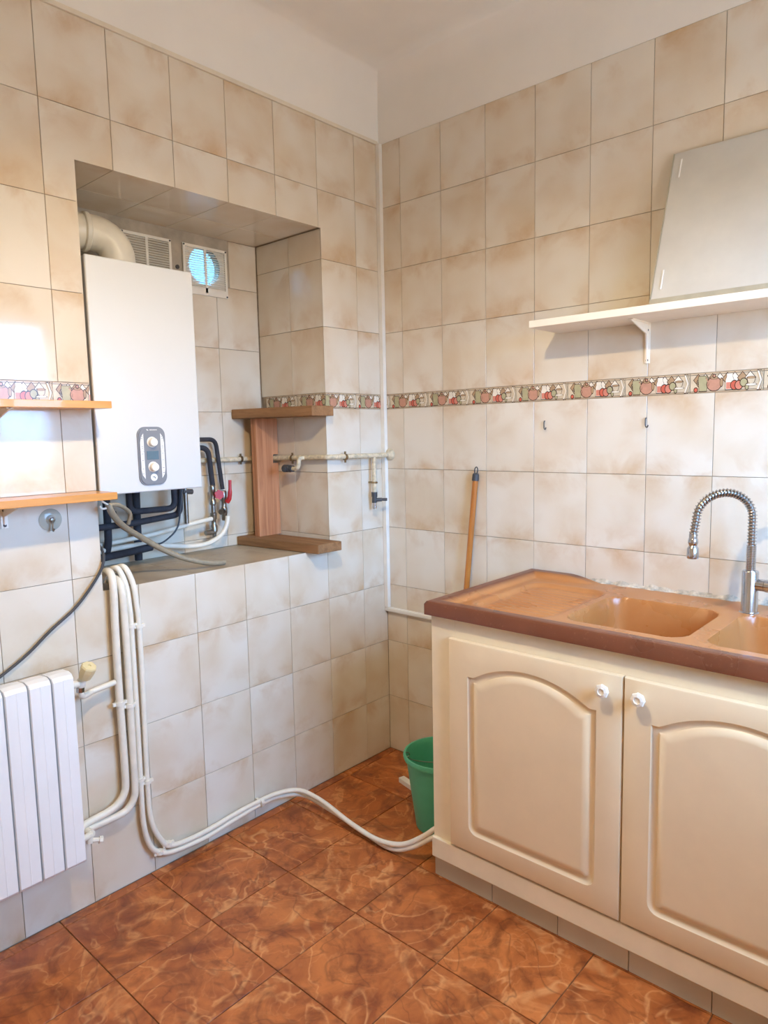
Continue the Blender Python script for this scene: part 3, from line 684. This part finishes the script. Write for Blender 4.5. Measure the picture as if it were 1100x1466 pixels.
bm = B(); lathe(bm, [(.0115, 0), (.0115, .0014), (0, .0016)], (BXF+.0064, pc, 1.273), (1, 0, 0), 20); sub('emblem', bm, 'label', True)
bm = B(); prism(bm, [(pc-.008, 1.274), (pc+.001, 1.2765), (pc+.006, 1.271), (pc+.002, 1.268), (pc+.001, 1.2725)], 'x', BXF+.0078, BXF+.0083); sub('emblem_mark', bm, 'panelgrey')
bm = B(); prism(bm, [(pc-.018, 1.4205), (pc-.0135, 1.4205), (pc-.010, 1.4165), (pc-.0145, 1.4165)], 'x', BXF+.0064, BXF+.0069)
for k in range(9): box(bm, BXF+.0064, BXF+.0069, pc-.007+k*.0029, pc-.007+k*.0029+.002, 1.4172, 1.4197)
sub('brand_print', bm, 'label')
# flue elbow
bm = B(); fx, fy = -.19, -1.055
pth = [(fx, fy, BZ1-.002), (fx, fy, BZ1+.05)]+[(fx-.02*(1-math.cos(t)), fy-.075*(1-math.cos(t)), BZ1+.05+.075*math.sin(t)) for t in (math.pi/2*k/10 for k in range(1, 11))]
pth += [(fx-.03, fy-.13, BZ1+.125), (fx-.04, fy-.205, BZ1+.125)]
tube(bm, pth, .054, 28); fl = part('flue', bm, 'flue', bl, True); fl['label'] = 'cream enamel flue elbow'
bm = B(); lathe(bm, [(.062, 0), (.062, .018), (.056, .022), (.054, .022)], (fx, fy, BZ1-.001)); lathe(bm, [(.057, 0), (.060, .003), (.060, .014), (.057, .017)], (fx-.021, fy-.085, BZ1+.125), (-.15, -1, 0)); obj('flue_collar', rel(bm, bl.location), 'flue', fl, True)

# ventilation grilles on the niche back
def grille(y0, y1, z0, z1, lbl, hole):
    g = thing('vent_grille', lbl, 'vent', (NX, (y0+y1)/2, z0), 'ventilation grilles in the niche')
    bm = B(); x0, x1 = NX+.001, NX+.007; b_ = .010
    for a in ((y0, y0+b_, z0, z1), (y1-b_, y1, z0, z1), (y0+b_, y1-b_, z0, z0+b_+.018), (y0+b_, y1-b_, z1-b_, z1)): box(bm, x0, x1, *a)
    box(bm, x0, x1, (y0+y1)/2-.005, (y0+y1)/2+.005, z0+b_, z1-b_); part('frame', bm, 'trunk', g)
    bm = B(); cy, cz = (HY, HZ) if hole else ((y0+y1)/2, (z0+z1)/2); ci, sq = [], []; rr = HR if hole else .001; xb = NX+.0004
    for k in range(N):
        a = 2*math.pi*(k+.0)/N; c, s2 = math.cos(a), math.sin(a)
        t_ = min(((y1 if c > 0 else y0)-cy)/c if abs(c) > 1e-6 else 9, ((z1 if s2 > 0 else z0)-cz)/s2 if abs(s2) > 1e-6 else 9)
        ci.append(bm.verts.new((xb, cy+rr*c, cz+rr*s2))); sq.append(bm.verts.new((xb, cy+t_*c, cz+t_*s2)))
    for k in range(N): bm.faces.new((ci[k], ci[(k+1) % N], sq[(k+1) % N], sq[k]))
    bmesh.ops.recalc_face_normals(bm, faces=bm.faces[:]); part('back_plate', bm, 'trunk', g)
    n = 17; H_ = z1-z0-2*b_-.018
    sm = None
    for k in range(n):
        z = z0+b_+.018+H_*(k+.5)/n
        if sm is None:
            bm = B(); t = B(); box(t, -.0045, .0045, y0+b_-(y0+y1)/2, y1-b_-(y0+y1)/2, -.0008, .0008); join(bm, t, Matrix.Rotation(math.radians(28), 4, 'Y')); s_ = obj('slat', bm, 'trunk', g); sm = s_.data
        else: s_ = bpy.data.objects.new('slat', sm); COL.objects.link(s_); s_.parent = g
        s_.location = (.0055, 0, z-z0)
    for y in (y0+.005, y1-.005):
        for z in (z0+.005, z1-.005): bm = B(); lathe(bm, [(.0035, 0), (.0035, .002), (0, .003)], (x1, y, z), (1, 0, 0), 8); part('screw', bm, 'dark', g)
grille(-.688, -.490, 1.940, 2.123, 'white ventilation grille with daylight shining through its slats', True)
grille(-.935, -.737, 1.940, 2.123, 'white ventilation grille half hidden behind the boiler flue, unlit', False)
bm = B(); lathe(bm, [(.008, 0), (.008, .004), (.004, .006), (0, .006)], (NX+.001, -.712, 2.030), (1, 0, 0), 12); tag(obj('wall_plug', bm, 'dark', smooth=True), 'dark round plug on the niche wall between the two grilles', 'plug')

# ------------------------------------------------------------------ pipes under the boiler
def pipe(name, pts, rad, mat, label, cat='pipe', group=None, rnd=None, seg=12, x=None, n=5):
    if x is not None: pts = [(x, a, b) for a, b in pts]
    P = roundpath(pts, rnd) if rnd else smoothpath(pts, n)
    bm = B(); tube(bm, P, rad, seg); return tag(obj(name, bm, mat, smooth=True), label, cat, group)
GB = 'black insulated pipes under the boiler'
pipe('insulated_pipe', [(-1.085, 1.228), (-1.086, 1.05), (-1.10, .99)], .013, 'black', 'black insulated pipe dropping straight down behind the shelf hook', group=GB, x=-.315)
pipe('insulated_pipe', [(-.957, 1.205), (-.960, 1.06), (-.962, .955)], .014, 'black', 'black insulated pipe with blue cap under the boiler', group=GB, x=-.345)
bm = B(); lathe(bm, [(.0165, 0), (.0165, .020), (.012, .024)], (-.345, -.957, 1.200)); o = obj('cap', bm, 'blue', bpy.data.objects['insulated_pipe.001'], True)
pipe('insulated_pipe', [(-.275, -1.022, 1.228), (-.275, -1.022, 1.140), (-.275, -.846, 1.138), (-.275, -.846, 1.228)], .011, 'black', 'short black U-shaped pipe looping under the boiler', group=GB, rnd=.03)
pipe('insulated_pipe', [(-.285, -.815, 1.30), (-.285, -.820, 1.112), (-.285, -.99, 1.100), (-.285, -1.24, 1.094)], .0115, 'black', 'long black pipe bending left under the boiler', group=GB, rnd=.03)
pipe('insulated_pipe', [(-.350, -.76, 1.384), (-.350, -.606, 1.383), (-.350, -.583, 1.185)], .0088, 'black', 'dark pipe bending down to the lever valve', group=GB, rnd=.03)
pipe('insulated_pipe', [(-.345, -.76, 1.352), (-.345, -.645, 1.352), (-.345, -.632, 1.200)], .0105, 'black', 'dark pipe bending down to the round-handled valve', group=GB, rnd=.035)
pipe('insulated_pipe', [(-1.262, .985), (-1.115, .995), (-1.033, 1.0), (-.945, 1.007)], .013, 'black', 'black pipe lying low over the sill, left end', group=GB, x=-.28)
pipe('gas_stub', [(-.772, 1.30), (-.772, 1.07)], .009, 'steel', 'short grey pipe stub under the boiler corner', x=-.32)
bm = B(); cyl(bm, (-.32, -.785, 1.192), (-.32, -.742, 1.188), .010); obj('joint', bm, 'dark', bpy.data.objects['gas_stub'], True)
pipe('water_pipe', [(-1.262, 1.012), (-1.105, 1.029), (-.92, 1.042), (-.819, 1.054), (-.728, 1.066), (-.650, 1.074)], .0085, 'pex', 'white pipe running into the round-handled valve', group='white pipes in niche', x=-.335)
pipe('water_pipe', [(-1.262, 1.005), (-1.04, 1.014), (-.963, 1.014), (-.866, .998), (-.764, .982), (-.686, .983), (-.626, 1.007), (-.597, 1.042), (-.589, 1.080)], .0095, 'pex', 'white pipe curving up to the lever valve', group='white pipes in niche', x=-.315)
pipe('black_cable', [(-.822, 1.228), (-.842, 1.101), (-.856, 1.064), (-.883, 1.039), (-.926, 1.019), (-.975, 1.028), (-1.025, 1.064), (-1.074, 1.10), (-1.085, 1.150)], .0032, 'dark', 'thin black cable looping under the boiler', 'cable', x=-.255, seg=8)
# valves
v1 = thing('shutoff_valve', 'brass shutoff valve with red round handle beside the boiler', 'valve', (-.335, -.638, 1.0), 'red handled valves in the niche')
bm = B(); lathe(bm, [(.009, .205), (.012, .200), (.012, .180), (.0095, .176), (.0095, .150), (.0125, .146), (.0125, .130), (.009, .126), (.009, .098), (.013, .094), (.013, .072), (.010, .068), (.010, .05), (.013, .046), (.013, .022), (.008, .016), (.008, 0)][::-1], (-.340, -.638, 1.0), seg=14); cyl(bm, (-.340, -.638, 1.02), (-.340, -.678, 1.02), .010, 12); cyl(bm, (-.340, -.638, 1.073), (-.340, -.66, 1.073), .010, 12); part('body', bm, 'steel', v1, True)
bm = B(); cyl(bm, (-.340, -.638, 1.165), (-.312, -.632, 1.165), .004, 8)
pts = []
for k in range(24): a = 2*math.pi*k/24; rr = .019 if (k // 2) % 2 else .0165; pts.append((rr*math.cos(a), rr*math.sin(a)))
t = B(); prism(t, pts, 'x', 0, .008); join(bm, t, Matrix.Translation((-.314, -.626, 1.168)) @ Matrix.Rotation(math.radians(-20), 4, 'Z')); part('handle', bm, 'red', v1)
v2 = thing('shutoff_valve', 'brass shutoff valve with long red lever beside wooden post', 'valve', (-.335, -.588, 1.05), 'red handled valves in the niche')
bm = B(); lathe(bm, [(.008, .01), (.011, .014), (.011, .035), (.013, .038), (.013, .060), (.010, .064), (.010, .085), (.013, .089), (.013, .125), (.009, .13)], (-.342, -.586, 1.05), seg=14); cyl(bm, (-.342, -.586, 1.098), (-.322, -.615, 1.098), .011, 12); part('body', bm, 'steel', v2, True)
bm = B(); tube(bm, smoothpath([(-.322, -.584, 1.135), (-.312, -.580, 1.150), (-.308, -.578, 1.175), (-.308, -.576, 1.222)], 4), [.010]*5+[.0085]*4+[.0065]*4, 8); part('lever', bm, 'red', v2, True)
# drain hose
hs = pipe('drain_hose', [(.054, -1.262, 1.206), (.05, -1.252, 1.182), (.02, -1.218, 1.15), (-.02, -1.172, 1.12), (-.06, -1.10, 1.078), (-.07, -1.025, 1.03), (-.06, -.95, .990), (-.05, -.862, .962), (-.05, -.800, .9555)], .0095, 'hose', 'grey flexible drain hose hanging from shelf hook onto the sill', 'hose')
bm = B(); tube(bm, smoothpath([(.054, -1.262, 1.204), (.03, -1.222, 1.20), (.0, -1.178, 1.180), (-.015, -1.160, 1.162), (-.03, -1.160, 1.132)], 5), .006, 10); obj('looped_end', bm, 'hose', hs, True)

# ------------------------------------------------------------------ wooden bracket in the niche
wdn = thing('wooden_bracket', 'rough wooden bracket of two boards and a post in the niche', 'bracket', (-.17, -.40, NZ0))
def skew(bm, pts, z0, z1, bev=.002):
    t = B(); prism(t, pts, 'z', z0, z1); bmesh.ops.bevel(t, geom=t.edges[:], offset=bev, segments=1, affect='EDGES'); join(bm, t); return bm
bm = skew(B(), [(-.386, -.497), (.045, -.449), (.047, -.339), (-.386, -.378)], 1.4635, 1.5015); part('top_board', bm, 'rough_x', wdn)
bm = skew(B(), [(-.386, -.497), (.070, -.462), (.072, -.340), (-.386, -.362)], NZ0+.001, .981); part('bottom_board', bm, 'rough_x', wdn)
bm = B(); prism(bm, [(-.452, .9815), (-.390, .9815), (-.3675, .9815), (-.3675, 1.463), (-.452, 1.463)], 'x', -.322, -.292)
prism(bm, [(-.3675, .9815), (-.3385, .9815), (-.3385, 1.280), (-.3675, 1.280)], 'x', -.322, -.293); prism(bm, [(-.3675, 1.316), (-.3385, 1.316), (-.3385, 1.463), (-.3675, 1.463)], 'x', -.322, -.293)
part('post', bm, 'rough_z', wdn)

# ------------------------------------------------------------------ gas pipe
gp = thing('gas_pipe', 'chipped cream gas pipe running level from boiler to corner', 'pipe', (.012, -.18, 1.30))
bm = B(); tube(bm, roundpath([(-.374, -.90, 1.305), (-.374, -.354, 1.298), (.022, -.354, 1.306), (.033, -.06, 1.302), (.033, -.008, 1.304)], .014, 5), .0100, 12); part('pipe', bm, 'gas', gp, True)
bm = B(); lathe(bm, [(.025, -.0005), (.025, -.004), (.021, -.010), (.014, -.015), (.010, -.019)][::1], (.033, 0, 1.304), (0, 1, 0), 20); part('escutcheon', bm, 'gas', gp, True)
for x, y, ax in ((.0255, -.262, 'y'), (-.374, -.47, 'y'), (-.185, -.354, 'x')):
    bm = B(); c = (x, y, 1.303 if ax == 'y' and x > 0 else 1.30); lathe(bm, [(.0102, -.005), (.0128, -.005), (.0128, .005), (.0102, .005)], c, (0, 1, 0) if ax == 'y' else (1, 0, 0), 14)
    for s_ in (-1, 1): box(bm, c[0]-.003, c[0]+.003, c[1]-.003, c[1]+.003, *sorted((c[2]+s_*.012, c[2]+s_*.022)))
    part('clip', bm, 'brass', gp)
bm = B(); tube(bm, [(.032, -.1005, 1.300), (.032, -.1035, 1.15)], .0085, 12); b_ = part('branch', bm, 'gas', gp, True)
bm = B(); cyl(bm, (.032, -.1035, 1.152), (.032, -.104, 1.132), .0125); cyl(bm, (.032, -.104, 1.132), (.032, -.1045, 1.108), .010, 14); cyl(bm, (.032, -.106, 1.120), (.050, -.080, 1.120), .008); obj('tap', rel(bm, gp.location), 'dark', b_, True)
bm = B(); cyl(bm, (.032, -.1045, 1.110), (.032, -.105, 1.083), .0085); lathe(bm, [(.0095, 0), (.0095, .003), (.0095, .006)], (.032, -.105, 1.086)); obj('nozzle', rel(bm, gp.location), 'chrome', b_, True)
bm = B(); t = B(); box(t, -.014, .014, -.004, .004, -.006, .006, .002); join(bm, t, Matrix.Translation((.056, -.072, 1.120)) @ Matrix.Rotation(math.radians(40), 4, 'Z')); obj('tap_lever', rel(bm, gp.location), 'dark', b_)
bm = B(); lathe(bm, [(.0087, -.004), (.0115, -.004), (.0115, .004), (.0087, .004)], (.032, -.103, 1.192), (0, 0, 1), 14); cyl(bm, (.002, -.103, 1.192), (.048, -.103, 1.192), .004); obj('clip', rel(bm, gp.location), 'brass', b_)
bm = B(); tube(bm, roundpath([(-.110, -.360, 1.302), (-.110, -.385, 1.302), (-.112, -.388, 1.262), (-.150, -.386, 1.260)], .018, 5), .0085, 12); b2 = part('branch', bm, 'gas', gp, True)
bm = B(); cyl(bm, (-.148, -.386, 1.260), (-.165, -.386, 1.260), .013); cyl(bm, (-.164, -.386, 1.260), (-.20, -.386, 1.260), .0155, 14); cyl(bm, (-.180, -.386, 1.26), (-.176, -.41, 1.256), .009); obj('tap', rel(bm, gp.location), 'dark', b2, True)

# ------------------------------------------------------------------ left wall shelves
def oshelf(z0, z1, yr, lbl, d=.120):
    s_ = thing('orange_shelf', lbl, 'shelf', (.06, -1.60, z0), 'orange shelves on the left wall')
    bm = B(); box(bm, .0305, d, yr-.72, yr, z0, z1, .0012); box(bm, .001, .0305, yr-.72, NY0-.006, z0, z1, 0); part('board', bm, 'orange', s_); return s_
def obracket(sf, y, zt_):
    bm = B(); prism(bm, [(.0008, zt_), (.10, zt_), (.10, zt_-.004), (.012, zt_-.030), (.005, zt_-.062), (.0008, zt_-.062)], 'y', y-.002, y+.002); box(bm, .0008, .003, y-.009, y+.009, zt_-.062, zt_, .0006); box(bm, .003, .10, y-.008, y+.008, zt_-.003, zt_-.0003)
    b = part('bracket', bm, 'whitewood', sf)
    for z in (zt_-.014, zt_-.054): bm = B(); lathe(bm, [(.004, 0), (.004, .0035), (0, .0045)], (.003, y, z), (1, 0, 0), 10); obj('screw', rel(bm, sf.location), 'dark', b)
s1 = oshelf(1.4780, 1.4975, -1.266, 'upper orange varnished wall shelf beside the boiler'); s2 = oshelf(1.2245, 1.2445, -1.266, 'lower orange varnished wall shelf beside the boiler')
for sf, z in ((s1, 1.478), (s2, 1.2245)):
    for y in (-1.526, -1.90): obracket(sf, y, z)
bm = B(); tube(bm, smoothpath([(.05, -1.278, 1.2245), (.05, -1.278, 1.217), (.052, -1.270, 1.210), (.054, -1.262, 1.203), (.054, -1.268, 1.196), (.052, -1.280, 1.195), (.051, -1.286, 1.203)], 4), .0030, 8); o = obj('cup_hook', rel(bm, s2.location), 'knob', s2, True); o['label'] = 'white cup hook'
sc = thing('suction_hook', 'clear round suction hook stuck to tiles under lower shelf', 'hook', (0, -1.406, 1.173))
bm = B(); lathe(bm, [(.0305, .0006), (.0315, .0016), (.0300, .0026), (.014, .0045), (.009, .010), (0, .011)], (0, 0, 0), (1, 0, 0), 32); obj('cup', bm, 'clear', sc, True)
bm = B(); lathe(bm, [(.0075, .009), (.0075, .014), (.004, .016), (0, .016)], (0, 0, 0), (1, 0, 0), 16); tube(bm, smoothpath([(.014, 0, .002), (.016, -.001, -.012), (.016, -.002, -.026), (.021, -.002, -.030), (.026, -.002, -.024)], 4), .0022, 8); obj('hook', bm, 'steel', sc, True)

# ------------------------------------------------------------------ radiator and pipes
rd = thing('radiator', 'white aluminium sectional radiator under the orange shelves', 'radiator', (.08, -1.70, .21))
RP = .0602; sec = None; ye = -1.4225
bm = B(); hw = RP/2-.0018; x0, x1, z0, z1 = -.040, .040, .0, .552
prof = [(x0, z0+.03), (x0, z1-.020), (x0+.012, z1-.004), (x0+.05, z1), (x1-.008, z1-.004), (x1, z1-.014), (x1, z0+.012), (x1-.006, z0+.004), (x0+.02, z0)]
rows = []
for y, dx in ((-hw, -.004), (-hw+.002, 0), (-.002, .0008), (0, .0016), (.002, .0008), (hw-.002, 0), (hw, -.004)):
    rows.append([bm.verts.new((p[0]+(dx if p[0] > .02 else 0), y, p[1]-(.004 if p[1] < .1 and abs(y) > hw-.001 else 0)+(.0012 if abs(y) < .003 and p[1] > .3 else 0))) for p in prof])
for A, C2 in zip(rows[:-1], rows[1:]):
    n = len(prof)
    for k in range(n): bm.faces.new((A[k], C2[k], C2[(k+1) % n], A[(k+1) % n]))
bm.faces.new(rows[0]); bm.faces.new(rows[-1][::-1]); bmesh.ops.recalc_face_normals(bm, faces=bm.faces[:])
for z in (): pass
smesh = None
for k in range(9):
    if smesh is None: o = obj('section', bm, 'rad', rd); smesh = o.data
    else: o = bpy.data.objects.new('section', smesh); COL.objects.link(o); o.parent = rd
    o.location = (0, ye-RP*(k+.5)+1.70, 0)
for z in (.27, .715): bm = B(); cyl(bm, (.075, ye-.001, z), (.075, ye-9*RP, z), .016, 12); part('header', bm, 'rad', rd, True)
for y in (-1.52, -1.90):
    for z in (.30, .68): bm = B(); box(bm, .0005, .045, y-.01, y+.01, z-.01, z+.01); part('wall_bracket', bm, 'rad', rd)
# valve on the radiator
vl = thing('radiator_valve', 'cream radiator valve with octagonal cap on top', 'valve', (.07, -1.385, .70))
bm = B(); cyl(bm, (.072, -1.4205, .712), (.070, -1.392, .712), .0105, 14); lathe(bm, [(.011, 0), (.013, .004), (.013, .018), (.009, .024), (.007, .034)], (.068, -1.385, .700), (.12, .18, 1), 14); tube(bm, roundpath([(.068, -1.385, .704), (.066, -1.384, .667), (.034, -1.34, .664)], .02, 5), .0085, 12); part('body', bm, 'pipe', vl, True)
bm = B(); cyl(bm, (.066, -1.386, .685), (.0665, -1.385, .698), .0115, 8); part('nut', bm, 'chrome', vl)
bm = B(); pts = []
ax = Vector((.55, .2, 1)).normalized(); lathe(bm, [(.011, 0), (.017, .004), (.0215, .030), (.0215, .042), (.019, .046), (.005, .047), (.004, .043), (0, .043)], Vector((.068, -1.385, .700))+ax*.030, ax, 8); o = part('cap', bm, 'yellowed', vl); o['label'] = 'yellowed octagonal hand cap'
bm = B(); tube(bm, [(.034, -1.341, .664), (.028, -1.2645, .6695)], .0085, 12); part('branch', bm, 'pipe', vl, True)
dvl = thing('drain_valve', 'small white lockshield valve at the foot of the radiator', 'valve', (.07, -1.395, .25))
bm = B(); cyl(bm, (.075, -1.4205, .2585), (.068, -1.385, .256), .0095, 12); cyl(bm, (.068, -1.390, .262), (.068, -1.390, .235), .010, 12); cyl(bm, (.068, -1.392, .242), (.078, -1.366, .236), .0075, 8); cyl(bm, (.078, -1.367, .236), (.081, -1.358, .234), .011, 8); part('body', bm, 'pipe', dvl, True)
def wpipe(pts, rad, mat, label, clips, x=.026, pre=(), post=()):
    P = list(pre)+[(x, a, b) for a, b in pts]+list(post)
    o = pipe('heating_pipe', P, rad, mat, label, group='heating pipes on the left wall')
    for c in clips:
        bm = B(); lathe(bm, [(rad+.0003, -.0045), (rad+.0035, -.006), (rad+.0035, .006), (rad+.0003, .006)], (x, c[0], c[1]), (0, 0, 1), 14); box(bm, .0015, x-rad+.001, c[0]-.004, c[0]+.004, c[1]-.004, c[1]+.004)
        for s_ in (-1, 1): box(bm, x-.004, x+.004, *sorted((c[0]+s_*(rad+.002), c[0]+s_*(rad+.011))), c[1]-.005, c[1]+.005)
        obj('clip', bm, 'pex', o)
    return o
wpipe([(-1.250, .975), (-1.2515, .8315), (-1.2525, .6705), (-1.2505, .483), (-1.2503, .356), (-1.256, .318), (-1.276, .293), (-1.310, .279), (-1.385, .270)], .0115, 'pipe', 'thick cream pipe from sill to radiator foot, next to the radiator valve', [(-1.252, .600)], pre=[(-.06, -1.248, .962), (-.01, -1.249, 1.000)], post=[(.05, -1.41, .267)])
wpipe([(-1.224, .945), (-1.2205, .85), (-1.2195, .7155), (-1.221, .4727), (-1.2215, .325), (-1.227, .288), (-1.246, .264), (-1.275, .254), (-1.372, .252)], .0115, 'pipe', 'thick cream pipe running second from the radiator, from sill to its foot', [(-1.221, .585)], x=.026, pre=[(-.06, -1.218, .959), (-.005, -1.224, .974)], post=[(.064, -1.382, .255)])
fl1 = [(.026, -.78, .0745), (.038, -.68, .078), (.075, -.60, .070), (.178, -.580, .054), (.339, -.596, .036), (.4717, -.602, .030), (.57, -.592, .048), (.64, -.572, .092), (.682, -.557, .130), (.7015, -.550, .146)]
wpipe([(-1.2005, .885), (-1.1985, .8195), (-1.1982, .5769), (-1.1996, .3289), (-1.1985, .1902), (-1.180, .105), (-1.139, .062), (-1.076, .046), (-.9686, .041), (-.8521, .051)], .0085, 'pex', 'slim white pipe down the wall to cabinet, lower of two on the floor', [(-1.1985, .828), (-1.1995, .336), (-1.150, .070)], x=.022,
      pre=[(-.06, -1.226, .986), (-.015, -1.225, 1.005), (.006, -1.218, 1.001), (.014, -1.203, .950)], post=[(.024, -.74, .060), (.034, -.66, .058), (.075, -.582, .044), (.204, -.566, .025), (.3921, -.580, .014), (.52, -.592, .015), (.60, -.582, .045), (.66, -.566, .088), (.7015, -.551, .118)])
wpipe([(-1.177, .885), (-1.1735, .8139), (-1.1739, .5918), (-1.1775, .3214), (-1.1725, .19), (-1.144, .112), (-1.106, .0720), (-.9956, .0605), (-.8514, .070)], .0085, 'pex', 'slim white pipe down the wall to cabinet, upper of two on the floor', [(-1.174, .821), (-1.1775, .320), (-1.118, .083)], x=.022,
      pre=[(-.06, -1.205, .986), (-.015, -1.203, 1.007), (.008, -1.196, 1.0), (.018, -1.182, .952)], post=fl1)
for o_, y_, z_, x_ in (('heating_pipe.003', -.745, .0705, .031), ('heating_pipe.002', -.740, .060, .024)):
    bm = B(); lathe(bm, [(.0088, -.006), (.0120, -.006), (.0120, .006), (.0088, .006)], (x_, y_, z_), (0, 1, 0), 14); box(bm, .0015, x_-.007, y_-.005, y_+.005, z_-.006, z_+.006); obj('clip', bm, 'pex', bpy.data.objects[o_])
o = pipe('black_cable', [(-.05, -1.255, 1.09), (.004, -1.2615, 1.055), (.012, -1.275, 1.014), (.013, -1.315, .960), (.013, -1.364, .911), (.013, -1.432, .865), (.013, -1.50, .812), (.013, -1.576, .767), (.014, -1.70, .70), (.02, -1.9, .62)], .0042, 'dark', 'black cable drooping from niche across tiles behind the radiator', 'cable', seg=8)
